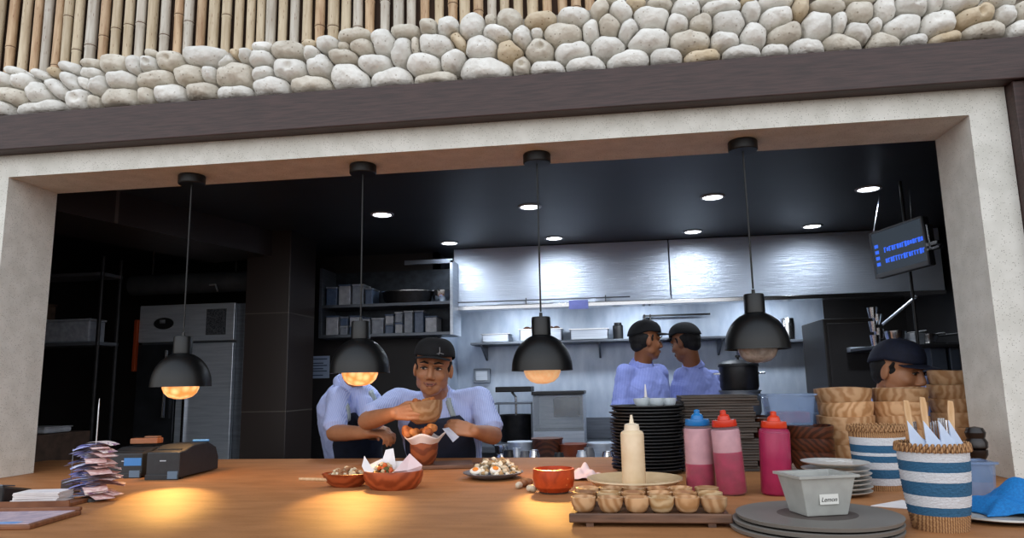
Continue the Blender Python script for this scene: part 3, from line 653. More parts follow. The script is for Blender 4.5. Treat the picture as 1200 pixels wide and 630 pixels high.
for x, px, py in ((-.13, 1031, 228), (.10, 1066, 222)):
    pc = on(px, py, 2.40); loc = Cn + u * x + up * hh
    obj('hanging_wire', MB().tube([tuple(loc - Cn), tuple(Vector((pc.x, pc.y, 2.40)) - Cn)], .003, 6).xf(Mt.transposed().to_4x4()), m_steeld, tv)
obj('wall_arm', MB().box(wd / 2 + .0, wd / 2 + .055, .0, .03, -.03, -.015).box(wd / 2 + .01, wd / 2 + .02, .0, .03, -.05, .07).box(wd / 2, wd / 2 + .06, .0, .03, -.05, -.04), m_chrome, tv)

# right-hand shelf with steel pans and glasses
rs = at(1060, 404, 3.95)
psh = t = thing('pan_shelf', 'black wall shelf carrying steel pans above the worker in the navy cap', 'shelf', (1.75, 3.85, rs.z - .02))
obj('shelf_board', MB().box(-.42, .56, 0, .4, 0, .018), m_blackp, t, bev=.003)
for x in (-.2, .3): obj('support_rod', MB().tube([(x, .05, .02), (x, .05, 2.40 - rs.z + .02)], .008), m_blackp, t)
zz = rs.z
for k, (px, r, h, m, lab) in enumerate(((1050, .055, .075, m_chrome, 'bright steel pan, first on the black pan shelf'), (1072, .05, .06, m_steel, 'dull steel pan in the middle of the black pan shelf'), (1088, .045, .055, m_chrome, 'small steel pan at the end of the black pan shelf'))):
    p = at(px, 395, 3.98); t = thing('saucepan', lab, 'pan', (p.x, 3.98, zz)); obj('body', MB().lathe(bowlprof(r, h, foot=.85), n=24), m, t, smooth=True); obj('handle', MB().tube([(r, 0, h * .8), (r + .08, -.05, h * .9)], .006), m_blackp, t)
for k in range(5):
    p = at(1026 + 5 * (k % 2), 400, 3.95); one('steel_tumbler', MB().lathe([(.0001, 0), (.02, 0), (.026, .055), (.023, .055), (.0001, .01)], n=16), m_chrome, 'steel tumbler, %s from the bottom of the tower above the dark steel ledge' % nth(k + 1), 'tumbler', loc=(p.x, 3.95, zz + .036 * k), group='stacked tumblers', smooth=True)
obj('slanting_brace', MB().tube([tuple(at(1034, 380, 3.9)), tuple(at(1074, 347, 3.9))], .007), m_steel, psh, world=True)
t = thing('dark_cabinet', 'tall black cabinet behind the wooden bowl stacks', 'cabinet', (1.66, 4.75, 0)); x0, x1 = at(968, 400, 4.7).x - 1.66, at(1030, 400, 4.7).x - 1.66; zt = at(1000, 372, 4.7).z
obj('body', MB().box(x0, x1, -.02, .5, .05, zt), mat('black_brown_laminate', '1f1b19', '181412', rough=.5), t, bev=.006); obj('door', MB().box(x0 + .02, x1 - .02, -.035, -.02, .1, zt - .03), m_dark, t, bev=.004)
for x in (x0 + .03, x1 - .05): obj('foot', MB().box(x, x + .03, 0, .03, 0, .05), m_black, t)
obj('steel_ledge', MB().box(x0 + .12, x1, -.12, -.035, at(1000, 412, 4.6).z, at(1000, 412, 4.6).z + .03), m_steel, t, bev=.003)
for k, (px, lab) in enumerate(((1100, 'blue-grey bin beside the worker in the navy cap, the wider one'), (1116, 'narrow blue-grey bin tucked behind the terrazzo jamb'))):
    p = at(px, 437, 3.9); t = thing('storage_bin', lab, 'bin', (p.x + .01 + .012 * k, 3.9, 0)); w = .075 if k == 0 else .045
    z1 = at(px, 404, 3.9).z
    obj('body', MB().box(-w / 2, w / 2, 0, .2, 0, z1), mat('blue_grey_plastic_%d' % k, '3d4754', '343d49', rough=.5), t, bev=.004); obj('lid', MB().box(-w / 2 - .003, w / 2 + .003, -.003, .203, z1, z1 + .012), m_blackp, t)
# ================= counter =================
m_cnt = mat('counter_terrazzo_wood', 'b07a4e', 'a06c42', rough=.6, spec=.3, scale=7, stretch=(1, 3, 1), spots=.12, sscale=60, spotc='7d5638', bump=.03, bscale=60)
m_cntf = mat('counter_front', '6a4a33', '553a28', rough=.6, scale=5)
ct = thing('pass_counter', 'long orange-brown serving counter running through the opening', 'counter', (-.7, 2.4, 0))
obj('worktop', MB().box(-2.9 + .7, 2.1 + .7, -1.12, 1.02, .98, ZC), m_cnt, ct, bev=.006)
obj('front_body', MB().box(-2.85 + .7, 2.05 + .7, -1.0, .95, 0, .98), m_cntf, ct)

m_wood = mat('teak_bowl', 'bb8c60', '976740', kind='ring', scale=11, dist=6, rough=.5, vary=.24, rot=(.4, .3, 0), lo=.1, hi=.9)
m_woodl = mat('pale_teak_bowl', 'cda47a', 'ad7e52', kind='ring', scale=12, dist=7, rough=.5, vary=.26, rot=(1.2, .3, .5), lo=.1, hi=.9)
m_woodo = mat('orange_wood_bowl', 'a8502a', '853818', kind='ring', scale=12, dist=5, rough=.35, rot=(.6, .2, 0), lo=.1, hi=.9)
m_wdk = mat('dark_board_wood', '4c4038', '37302b', kind='noise', scale=12, stretch=(1, 9, 9), rough=.6, vary=.15)
m_wtray = mat('walnut_tray', '6f4f3b', '503728', scale=10, stretch=(1, 9, 9), rough=.5)
m_white = mat('white_paper', 'ece6e4', 'dfd8d8', rough=.85, scale=12)
m_pink = mat('pink_paper', 'ecd6d6', 'e0c6c8', rough=.85, scale=12)
m_iron = mat('black_cast_iron', '24262a', '191b1e', rough=.42, scale=60, bump=.15, vary=.2)
def wobbly(k, a=.02): 
    rr = random.Random(k); p1, p2 = rr.uniform(0, 6), rr.uniform(0, 6)
    return lambda th, j: 1 + (a * math.sin(2 * th + p1) + a * .7 * math.sin(3 * th + p2)) * min(1, j / 3)

# stacks of wooden bowls
def bowl(name, lab, cat, x, y, z, r, h, m, grp=None, k=0, a=.009, foot=.55, n=36):
    w = wobbly(k, a)
    pr = [(.0001, 0), (r * foot, 0), (r * .80, h * .16), (r * .93, h * .42), (r * .985, h * .72), (r, h), (r - .008, h + .002), (r * .95 - .008, h * .6), (r * .80 - .006, h * .25), (.0001, h * .15)]
    o = MB().lathe(pr, n=n, wob=w); q = random.Random(k + 99).uniform(0, 6)
    for v in o.v: v.z += .0035 * math.sin(2 * math.atan2(v.y, v.x) + q) * max(0, v.z / h - .3)
    return one(name, o, m, lab, cat, loc=(x, y, z), group=grp, smooth=True, sharp=50)
def stack(px, y, r, n, pitch, h, lab, grp, m, ztop=None, seed=0):
    p = at(px, 480, y); rr = random.Random(seed)
    for k in range(n):
        pos = 'topmost' if k == n - 1 else ('at the bottom' if k == 0 else '%s from the bottom' % nth(k + 1))
        b = bowl('wooden_bowl', '%s wooden bowl, %s of the %s' % ('pale' if m is m_woodl else 'brown', pos, lab), 'bowl', p.x + rr.uniform(-.004, .004), y + rr.uniform(-.004, .004), ZC + k * pitch, r * rr.uniform(.97, 1.01), h, m, grp, k=k + seed)
        b.rotation_euler = (0, 0, rr.uniform(0, 6))
stack(990, 2.98, .104, 5, .053, .088, 'stack by the plastic containers', 'wooden bowls stacked on the counter', m_woodl, seed=1)
stack(1055, 3.00, .103, 5, .052, .088, 'stack under the navy cap', 'wooden bowls stacked on the counter', m_woodl, seed=11)
stack(1125, 3.12, .108, 6, .055, .085, 'stack against the terrazzo jamb', 'wooden bowls stacked on the counter', m_woodl, seed=21)
stack(949, 2.86, .080, 3, .045, .075, 'dark stack under the plastic containers', 'dark wooden bowls', m_wd, seed=31)
stack(902, 2.93, .078, 4, .042, .07, 'stack behind the pink bottles', 'dark wooden bowls', m_wd, seed=41)

# black iron plates
p0 = at(760, 520, 2.86); rr = random.Random(4)
pm = MB().lathe([(.0001, 0), (.10, 0), (.118, .004), (.132, .013), (.141, .016), (.141, .0195), (.131, .018), (.115, .009), (.0001, .005)], n=48)
for k in range(20):
    lab = 'black iron plate, %s from the bottom of the stack behind the cream bottle' % nth(k + 1)
    if k == 0: pl0 = one('iron_plate', pm, m_iron, lab, 'plate', loc=(p0.x, 2.86, ZC), group='black iron plates', smooth=True)
    else: copy_tree(pl0, label=lab, loc=(p0.x + rr.uniform(-.006, .006), 2.86 + rr.uniform(-.006, .006), ZC + .0122 * k), rot=(rr.uniform(-.003, .003), rr.uniform(-.003, .003), rr.uniform(0, 6)))
zp = ZC + .0122 * 20 + .005
for k, (px, r) in enumerate(((753, .033), (770, .036), (785, .028))):
    p = at(px, 486, 2.82)
    one('glass_dish', MB().lathe(bowlprof(r, .032, .003), n=24), mat('frosted_glass_%d' % k, 'd5dde0', rough=.12, alpha=.5, spec=.8), '%s small glass dish from the left on the black plates' % nth(k + 1), 'dish', loc=(p.x, 2.82, zp - .004), group='glass dishes on the black plates', smooth=True)
p = at(757, 470, 2.9); t = thing('spout_bottle', 'tiny clear bottle with a thin white spout on the black plates', 'bottle', (p.x, 2.9, zp - .004))
obj('body', MB().lathe([(.0001, 0), (.016, 0), (.017, .03), (.008, .036), (.0001, .036)], n=16), mat('clear_plastic', 'd6dadc', rough=.1, alpha=.5), t, smooth=True); obj('spout', MB().lathe([(.006, .035), (.002, .085), (.0001, .085)], n=12), m_white, t, smooth=True)

# wooden serving boards
p0 = at(838, 520, 2.98); rr = random.Random(9)
bd = MB(); w, d, h = .142, .13, .019
bd.box(-w, w, -d, d, 0, .010).box(-w, w, -d, -d + .016, .010, h).box(-w, w, d - .016, d, .010, h).box(-w, -w + .016, -d + .016, d - .016, .010, h).box(w - .016, w, -d + .016, d - .016, .010, h)
for k in range(14):
    lab = 'dark wooden serving board, %s from the bottom of the tower behind the red-capped bottle' % nth(k + 1)
    if k == 0: b0 = one('serving_board', bd, m_wdk, lab, 'board', loc=(p0.x, 2.98, ZC), group='dark wooden serving boards', bev=.003)
    else: copy_tree(b0, label=lab, loc=(p0.x + rr.uniform(-.012, .012), 2.98 + rr.uniform(-.01, .01), ZC + .0202 * k), rz=rr.uniform(-.08, .08))

# cream plate with cream bottle
pc = on(744, 567, ZC + .02)
m_cream = mat('cream_glaze', 'd9c4a0', 'ccb58e', rough=.35)
one('serving_plate', MB().lathe([(.0001, 0), (.09, 0), (.12, .012), (.147, .032), (.152, .034), (.151, .039), (.143, .037), (.115, .019), (.0001, .009)], n=48), m_cream, 'large cream plate under the cream squeeze bottle', 'plate', loc=(pc.x, pc.y + .02, ZC), smooth=True)
def bottle(name, lab, px, y, r, h, mb_, mc, capz, tilt=0, liquid=None, lm=None, z=ZC, nozzle=.03, wide=False):
    p = at(px, 560, y); t = thing(name, lab, 'bottle', (p.x, y, z)); t.rotation_euler = (0, tilt, 0)
    s = r
    obj('body', MB().lathe([(.0001, 0), (s * .9, 0), (s, .006), (s, h * .93), (s * .93, h * .97), (s * .7, h), (.0001, h)], n=36), mb_, t, smooth=True, sharp=60)
    if liquid: obj('liquid', MB().lathe([(.0001, .003), (s * .86, .003), (s * .955, .010), (s * .955, h * liquid), (.0001, h * liquid)], n=36), lm, t, smooth=True, sharp=60)
    if wide:
        obj('screw_cap', MB().lathe([(s * .80, h - .002), (s * .84, h + .001), (s * .80, h + .018), (.0001, h + .02)], n=28, wob=lambda a, j: 1 + .02 * math.sin(a * 14)), mc, t, smooth=True, sharp=60)
        obj('nozzle', MB().lathe([(s * .45, h + .018), (s * .38, h + .030), (s * .20, h + .036), (s * .2, h + .045), (s * .12, h + .048), (.0001, h + .048)], n=20), mc, t, smooth=True)
        obj('spout_tab', MB().box(-.007, .016, -.006, .006, h + .018, h + .034), mc, t, bev=.003)
    else:
        obj('screw_cap', MB().lathe([(s * .62, h - .001), (s * .66, h), (s * .62, h + .018), (s * .3, h + .022), (.0001, h + .022)], n=28), mc, t, smooth=True, sharp=60)
        obj('nozzle', MB().lathe([(s * .22, h + .02), (s * .09, h + .02 + nozzle), (.0001, h + .02 + nozzle)], n=16), mc, t, smooth=True)
    return t
bottle('squeeze_bottle', 'cream-coloured squeeze bottle standing on the cream plate', 743, 2.36, .037, .178, mat('cream_sauce', 'e6cfae', 'dcc29c', rough=.4), mat('cream_cap', 'e6d6bc', rough=.4), 0, z=ZC + .010, nozzle=.028)
m_liq = mat('magenta_syrup', 'a81e4c', '8c153d', rough=.3, scale=30)
m_shell = mat('cloudy_plastic', 'd8a9ae', 'cfa0a6', rough=.3, alpha=.14)
m_shell2 = mat('pink_plastic', 'c23a66', 'b02e5a', rough=.3, alpha=.55)
m_res = mat('pale_pink_foam', 'c79aa0', 'b48a92', rough=.6, scale=30)
m_blue = mat('blue_cap_plastic', '1a6fb0', rough=.3); m_red = mat('red_cap_plastic', 'c8341c', rough=.3); m_or = mat('orange_cap_plastic', 'cc3a18', rough=.3)
def inner(t, s, h, a):       # cloudy film left on the inside above the syrup
    obj('residue_film', MB().lathe([(s * .93, h * a), (s * .93, h * .93), (s * .9, h * .95), (.0001, h * .95)], n=36), m_res, t, smooth=True, sharp=60)
for a in (('sauce_bottle', 'clear sauce bottle of pink syrup with a blue cap', 821, 2.36, .046, .202, m_shell, m_blue, .42, 0), ('sauce_bottle', 'clear sauce bottle of pink syrup with a red cap, slightly tilted', 857, 2.30, .045, .202, m_shell, m_red, .62, -.05), ('sauce_bottle', 'full magenta sauce bottle with an orange-red cap beside the clear tub', 909, 2.30, .045, .196, m_shell2, m_or, .92, .03)):
    t = bottle(a[0], a[1], a[2], a[3], a[4], a[5], a[6], a[7], 0, tilt=a[9], liquid=a[8], lm=m_liq, wide=True)
    if a[8] < .9: inner(t, a[4], a[5], a[8])

# walnut tray of sauce cups
q0 = on(667, 602, ZC + .03); q1 = on(858, 603, ZC + .03); yt = 1.79; tw = abs(at(858, 605, yt).x - at(667, 605, yt).x); cx = (at(858, 605, yt).x + at(667, 605, yt).x) / 2
ang = -.0
tr = thing('walnut_tray', 'low walnut tray on small feet full of wooden sauce cups', 'tray', (cx, yt, ZC), rz=ang)
obj('board', MB().box(-tw / 2, tw / 2, -.0, .27, .012, .026).box(-tw / 2, tw / 2, -.008, .0, .010, .032).box(-tw / 2, tw / 2, .27, .278, .010, .032), m_wtray, tr, bev=.003)
for x in (-tw / 2 + .04, tw / 2 - .055):
    for y in (.0, .24): obj('foot', MB().box(x, x + .018, y, y + .03, 0, .012), m_wtray, tr)
cp = MB().lathe([(.0001, 0), (.016, 0), (.024, .006), (.030, .020), (.0315, .036), (.0275, .037), (.025, .02), (.018, .010), (.0001, .009)], n=28, wob=wobbly(2, .012))
c0 = None; pitch = (tw - .005) / 6; rr = random.Random(8)
mcup = [m_woodl, m_wood, m_woodl, mat('sand_wood', 'd9b98e', 'b78d5c', kind='ring', scale=16, dist=5, rough=.5, vary=.15, lo=.1, hi=.9)]
for j in range(3):
    for k in range(6):
        lab = 'wooden sauce cup, %s from the left in the %s row on the walnut tray' % (nth(k + 1), ['front', 'middle', 'back'][j])
        loc = (cx - tw / 2 + .035 + k * pitch + rr.uniform(-.003, .003), yt + .045 + j * .082 + rr.uniform(-.004, .004), ZC + .0262)
        o = one('sauce_cup', cp, mcup[(k * 2 + j + (k == 3)) % 4], lab, 'cup', loc=loc, rz=rr.uniform(0, 6), group='wooden sauce cups on the walnut tray', smooth=True, sharp=60)

# round slate trays, clear tub, plates
m_slate = mat('grey_brown_slate', '5c514b', '483f3b', rough=.6, scale=10, spots=.12, sscale=90, spotc='4a413c')
m_slr = mat('slate_edge', '76716b', rough=.5)
tx_, ty_ = .452, 1.79
for k in range(3):
    t = thing('round_tray', 'round grey-brown tray, %s of three under the clear tub' % ['bottom', 'middle', 'topmost'][k], 'tray', (tx_ + .006 * k - .01, ty_ - .012 + .006 * k, ZC + .0118 * k), group='round trays')
    R0 = .186 - .003 * k
    obj('disc', MB().lathe([(.0001, .001), (R0 - .012, .001), (R0 - .005, .009), (.0001, .010)], n=64), m_slate, t, smooth=True, sharp=30)
    obj('rim', MB().lathe([(R0 - .012, 0), (R0 - .003, .002), (R0, .010), (R0 - .006, .0112), (R0 - .010, .0095)], n=64), m_slr, t, smooth=True)
ztr = ZC + .0118 * 3 - .001
def tub(name, lab, c, w1, d1, w2, d2, h, m, rz=0, z=ZC):
    t = thing(name, lab, 'container', (c[0], c[1], z), rz=rz); e = .004
    a = [(-w1, -d1), (w1, -d1), (w1, d1), (-w1, d1)]; b = [(-w2, -d2), (w2, -d2), (w2, d2), (-w2, d2)]
    vs = [(x, y, 0) for x, y in a] + [(x, y, h) for x, y in b] + [(x * (1 - e / abs(x)), y * (1 - e / abs(y)), h) for x, y in b] + [(x * (1 - e / abs(x)), y * (1 - e / abs(y)), .004) for x, y in a]
    fs = [(3, 2, 1, 0), (12, 13, 14, 15)]
    for i in range(4):
        j = (i + 1) % 4; fs += [(i, j, j + 4, i + 4), (i + 4, j + 4, j + 8, i + 8), (i + 8, j + 8, j + 12, i + 12)]
    obj('body', MB().add(vs, fs), m, t, bev=.002)
    obj('rim', MB().box(-w2 - .006, w2 + .006, -d2 - .006, -d2 + .002, h - .004, h + .002).box(-w2 - .006, w2 + .006, d2 - .002, d2 + .006, h - .004, h + .002).box(-w2 - .006, -w2 + .002, -d2, d2, h - .004, h + .002).box(w2 - .002, w2 + .006, -d2, d2, h - .004, h + .002), m, t)
    return t
m_tub = mat('cloudy_grey_plastic', 'b6b7b2', 'a8a9a4', rough=.3, alpha=.78)
tt = tub('clear_tub', 'cloudy plastic tub with a handwritten label on the round trays', (tx_ + .005, ty_ + .0), .050, .038, .068, .052, .088, m_tub, rz=R(17), z=ztr)
lbl = obj('label', MB().box(-.022, .024, -.0465, -.0458, .026, .048), mat('label_paper', 'd6d6d0'), tt)
lbl.rotation_euler = (R(0), 0, 0)
fc = bpy.data.curves.new('handwriting', 'FONT'); fc.body = 'Lemon'; fc.size = .014; fc.extrude = .0003; fc.shear = .3
fo = bpy.data.objects.new('handwriting', fc); col.objects.link(fo); fo.data.materials.append(mat('black_ink', '222222')); bpy.context.view_layer.update(); _m = bpy.data.meshes.new_from_object(fo); col.objects.unlink(fo); fo = bpy.data.objects.new('handwriting', _m); col.objects.link(fo); fo.parent = lbl; fo.location = (-.019, -.0468, .032); fo.rotation_euler = (R(90), 0, 0)
pl_ = on(992, 584, ZC); m_plt = mat('pale_grey_china', 'c7c4bd', 'bab7b0', rough=.3)
pp = MB().lathe([(.0001, 0), (.055, 0), (.07, .005), (.094, .012), (.096, .0145), (.092, .015), (.07, .010), (.0001, .006)], n=40)
for k in range(7):
    lab = 'pale grey side plate, %s from the bottom of the small plate stack' % nth(k + 1)
    if k == 0: s0 = one('side_plate', pp, m_plt, lab, 'plate', loc=(pl_.x, 2.30, ZC), group='pale side plates', smooth=True)
    else: copy_tree(s0, label=lab, loc=(pl_.x + .002 * math.sin(k * 2), 2.30, ZC + .0125 * k + (.006 if k == 6 else 0)), rot=(.0, .015 if k == 6 else 0, k))

# clear containers on the dark bowls
zc2 = ZC + .045 * 2 + .077
pcn = at(922, 500, 2.9)
m_clb = mat('blue_tinted_plastic', '8ea6c8', '7f97bb', rough=.15, alpha=.38)
t = tub('clear_tub', 'clear bluish tub with red relish on the dark bowls', (pcn.x + .01, 2.90), .073, .055, .086, .065, .115, m_clb, z=zc2)
obj('red_relish', MB().box(-.068, .068, -.05, .05, .008, .05), mat('red_relish', 'b0324c', '8c2338', rough=.4, scale=40), t, bev=.006)
t = tub('clear_tub', 'smaller clear tub of pale liquid behind the pale bowl stack', (at(960, 490, 3.12).x, 3.12), .055, .05, .065, .06, .26, m_clb, z=ZC)
obj('pale_liquid', MB().box(-.05, .05, -.045, .045, .008, .2), mat('pale_blue_liquid', '9fb6d2', rough=.3), t)

# striped baskets
m_bw = mat('white_woven_reed', 'd9dade', 'b9bbc0', kind='wave', scale=120, dist=2, rough=.8, band='Z', bump=.4, bscale=150)
m_bb = mat('blue_woven_reed', '2c6288', '21506f', kind='wave', scale=120, dist=2, rough=.8, band='Z', bump=.4, bscale=150)
m_bt = mat('tan_woven_reed', 'b3885c', '7b5535', kind='wave', scale=60, dist=1, rough=.8, bump=.4, bscale=120)
def basket(lab, px, y, r0, r1, h, bands):
    p = at(px, 580, y); t = thing('woven_basket', lab, 'basket', (p.x, y, ZC)); body = MB(); rad = lambda f: r0 + (r1 - r0) * f + .004 * math.sin(f * math.pi)
    n = 44
    def strip(f0, f1, mi, inner=False):
        m = max(2, int((f1 - f0) * h / .0035)); k = len(body.v); 
        for j in range(m + 1):
            f = f0 + (f1 - f0) * j / m
            for i in range(n):
                a = 2 * math.pi * i / n; r = rad(f) + (.0012 if (i + j) % 2 else -.0006) - (.005 if inner else 0)
                body.v.append(Vector((r * math.cos(a), r * math.sin(a), f * h)))
        for j in range(m):
            for i in range(n):
                a_, b_ = k + j * n + i, k + j * n + (i + 1) % n; body.f.append((a_, b_, b_ + n, a_ + n) if not inner else (a_ + n, b_ + n, b_, a_)); body.mi.append(mi)
    for f0, f1, mi in bands: strip(f0, f1, mi)
    strip(.03, 1, 2, True); body.m = 2; body.lathe([(.0001, .003), (rad(0) - .003, .003), (rad(0) - .003, 0.0), (.0001, 0)], n=n)
    obj('body', body, [m_bw, m_bb, m_bt], t, smooth=True, sharp=0)
    rim = MB()
    for i in range(40):
        a = 2 * math.pi * i / 40; rim.cap((math.cos(a) * (r1 + .003), math.sin(a) * (r1 + .003), h - .010), (math.cos(a + .12) * (r1 + .001), math.sin(a + .12) * (r1 + .001), h + .003), .0042, .0042, 6)
    obj('braided_rim', rim, m_bt, t, smooth=True)
    return t, p
basket('blue and white striped woven basket behind the cutlery basket', 1034, 2.42, .066, .079, .188, [(0, .09, 2), (.09, .2, 0), (.2, .34, 1), (.34, .45, 0), (.45, .55, 1), (.55, .6, 0), (.6, .72, 1), (.72, .84, 0), (.84, 1, 2)])
t, pb1 = basket('blue and white striped woven basket holding napkin-wrapped cutlery', 1098, 1.80, .056, .073, .185, [(0, .19, 2), (.19, .29, 1), (.29, .42, 0), (.42, .58, 1), (.58, .70, 0), (.70, .82, 1), (.82, .93, 0), (.93, 1, 2)])
# cutlery rolled in napkins
zb1 = ZC + .02; m_nap = mat('pale_blue_napkin', 'cfdcf0', 'bccbe4', rough=.8, scale=20)
for k, (dx, dy, a) in enumerate(((-.040, -.034, 0), (-.012, -.046, 0), (.018, -.044, 0), (.042, -.028, 0))):
    t = thing('folded_napkin', 'pale folded napkin with a pointed tip, %s from the left in the cutlery basket' % nth(k + 1), 'napkin', (pb1.x + dx, 1.80 + dy, zb1), group='napkins in the cutlery basket'); t.rotation_euler = (0, 0, k * .25 - .3)
    obj('front_fold', MB().prism([(-.016, .12), (.016, .12), (.019, .165), (-.019, .222)], -.004, 0), m_nap, t, bev=.001); obj('back_fold', MB().prism([(-.015, .12), (.015, .12), (.018, .175), (-.016, .20)], .001, .004), m_nap, t, bev=.001)
m_pale = mat('pale_wooden_handle', 'd9b48a', 'c49a6c', rough=.6, scale=20, stretch=(9, 9, 1))
for k, (dx, dy, a, hgt) in enumerate(((-.036, -.010, -.05, .265), (-.014, -.026, -.02, .272), (.040, .012, .06, .262))):
    t = thing('wooden_knife', 'pale wooden utensil handle, %s from the left in the cutlery basket' % nth(k + 1), 'utensil', (pb1.x + dx, 1.80 + dy, zb1), group='wooden utensils in the cutlery basket'); t.rotation_euler = (0, a, 0)
    obj('handle', MB().prism([(-.005, .10), (.005, .10), (.008, hgt - .02), (.006, hgt), (-.005, hgt + .002), (-.007, hgt - .02)], -.003, .003), m_pale, t, bev=.002); obj('blade', MB().prism([(-.006, 0), (.006, 0), (.006, .1), (-.006, .1)], -.001, .001), m_chrome, t)
for k, (dx, dy, a) in enumerate(((-.002, .012, .03), (.014, -.014, -.02), (.028, .018, .05), (-.020, .030, 0), (.036, -.004, .1))):
    t = thing('fork', 'steel fork with tines upward, %s of the five in the cutlery basket' % nth(k + 1), 'fork', (pb1.x + dx, 1.80 + dy, zb1), group='forks in the cutlery basket'); t.rotation_euler = (0, a, .3 * k)
    m = MB()
    for j in range(4): m.box(-.011 + j * .0066, -.011 + j * .0066 + .003, -.001, .001, .175, .215 + .004 * (k % 3))
    m.prism([(-.003, .14), (.003, .14), (.012, .16), (.012, .178), (-.012, .178), (-.012, .16)], -.001, .001); obj('head', m, m_chrome, t); obj('stem', MB().box(-.003, .003, -.0015, .0015, 0, .145), m_chrome, t)
# items around the baskets
pn_ = on(1052, 592)
one('paper_napkin', MB().prism([(-.085, -.01), (.03, -.07), (.06, -.015), (.03, .085)], 0, .003, 'z'), m_white, 'loose white paper napkin on the counter beside the cutlery basket', 'napkin', loc=(pn_.x + .01, pn_.y - .01, ZC + .0005), bev=.001)
pt_ = at(1142, 560, 2.15); tub('clear_tub', 'bluish clear tub standing behind the cutlery basket', (pt_.x, 2.15), .03, .04, .036, .045, .11, m_clb)
pm_ = at(1133, 540, 2.66); t = thing('pepper_mill', 'dark turned wooden pepper mill against the terrazzo jamb', 'pepper mill', (pm_.x, 2.58, ZC))
m_mill = mat('dark_mill_wood', '1e1512', '120d0b', rough=.3)
obj('body', MB().lathe([(.0001, 0), (.032, 0), (.034, .02), (.026, .05), (.022, .07), (.03, .085), (.031, .10)], n=28), m_mill, t, smooth=True)
obj('head', MB().lathe([(.024, .10), (.032, .108), (.033, .125), (.026, .137), (.028, .142), (.031, .155), (.024, .17), (.0001, .175)], n=28), m_mill, t, smooth=True)
# blue cloth on a dark plate
pk = on(1168, 606)
t = thing('dark_plate', 'dark round plate with a pale rim under the blue cloth', 'plate', (pk.x - .0, 1.93, ZC)); obj('dish', MB().lathe([(.0001, 0), (.09, 0), (.12, .012), (.0001, .010)], n=48), m_iron, t, smooth=True); obj('rim', MB().lathe([(.119, .010), (.123, .012), (.122, .016), (.117, .014)], n=48), m_plt, t, smooth=True)
cpts = MB()
def clothf(u, v):
    x = (u - .5) * .21; y = (v - .5) * .17; e = max(abs(u - .5), abs(v - .5)) * 2
    z = .036 * (1 - e ** 2.2) + .012 * abs(noise.noise(Vector((x * 20, y * 24, 3)))) + .03 * max(0, 1 - ((x - .02) ** 2 + (y + .0) ** 2) / .004) + .005 * math.sin(x * 60 + y * 35) + .004
    return (x + .008 * math.sin(v * 9), y + .008 * math.sin(u * 8), max(z, .003))
cpts.grid(clothf, 36, 30)
one('blue_cloth', cpts, mat('bright_blue_cloth', '0a7cc4', '0868ad', rough=.75, scale=200), 'crumpled bright blue cloth at the foot of the terrazzo jamb', 'cloth', loc=(pk.x + .045, 1.94, ZC + .014), smooth=True, solid=.003, sharp=0)

# ================= left side of the counter =================
m_slipb = [mat('lilac_slip', 'd8dbfb', 'b4b9f0', rough=.8, scale=60), mat('white_slip', 'eceffa', 'd8dcf0', rough=.8, scale=60)]
m_slipp = [mat('pink_slip', 'f2d8d2', 'dcb4b0', rough=.8, scale=50, lo=.45, hi=.55), mat('printed_pink_slip', 'f4e6de', 'a47898', rough=.8, scale=70, lo=.5, hi=.62)]
sp = on(108, 586); sl0 = Vector((sp.x, sp.y, ZC))
t = thing('bill_spike', 'tall steel order spike rising from the paper slips', 'bill spike', sl0)
obj('spike', MB().tube([(0, 0, .01), (.0, 0, .27), (0, 0, .29), (0, 0, .32)], [.0022, .0022, .0020, .0006], 8), m_chrome, t); obj('base', MB().lathe([(.0001, 0), (.04, 0), (.038, .010), (.0001, .012)], n=32), m_blackp, t)
slm = []
for v in range(4):
    rr = random.Random(20 + v); L_ = [.105, .095, .115, .09][v]; W2 = .038; m = MB(); nx = 8; ox = .02
    c1, c2 = rr.uniform(-.9, .9), rr.uniform(-.5, .5)
    def sf(u, w, dz):
        x = -ox + u * L_; y = (w - .5) * 2 * W2 * (1 - .1 * u); return Vector((x, y, dz + .006 * math.sin(u * 3 + c1) * u + .005 * c2 * (w - .5) * u - .007 * u * u))
    vs = [sf(i / nx, j / 3, 0) for j in range(4) for i in range(nx + 1)] + [sf(i / nx, j / 3, .0005) for j in range(4) for i in range(nx + 1)]; q = 4 * (nx + 1); fs = []
    for j in range(3):
        for i in range(nx):
            a_ = j * (nx + 1) + i; fs += [(a_, a_ + nx + 1, a_ + nx + 2, a_ + 1), (a_ + q, a_ + q + 1, a_ + q + nx + 2, a_ + q + nx + 1)]
    slm.append(MB().add(vs, fs))
rr = random.Random(77); NS = 56; protos = {}
for k in range(NS):
    f = k / (NS - 1); z = ZC + .018 + 0.0029 * k + (.004 if k == NS - 1 else 0)
    side = k % 2
    ang = (math.pi + rr.uniform(-.9, .9)) if side == 0 else rr.uniform(-.9, .9)
    if k == NS - 1: side, ang = 1, .1
    mt_ = (m_slipb if side == 0 else m_slipp)[rr.choice([0, 1])]; v = rr.randrange(4); key = (v, mt_.name)
    sc_ = .98 - .35 * abs(f - .30) if f < .9 else .75
    lab = '%s paper slip, %s from the bottom on the order spike' % ('lilac-white' if side == 0 else 'pink', nth(k + 1))
    if key in protos: o = copy_tree(protos[key], label=lab)
    else: o = protos[key] = one('order_slip', slm[v], mt_, lab, 'paper slip', group='order slips on the spike', smooth=True)
    o.location = (sl0.x, sl0.y, z); o.rotation_euler = (0, 0, ang); o.scale = (sc_, sc_, 1)
p2 = on(82, 578)
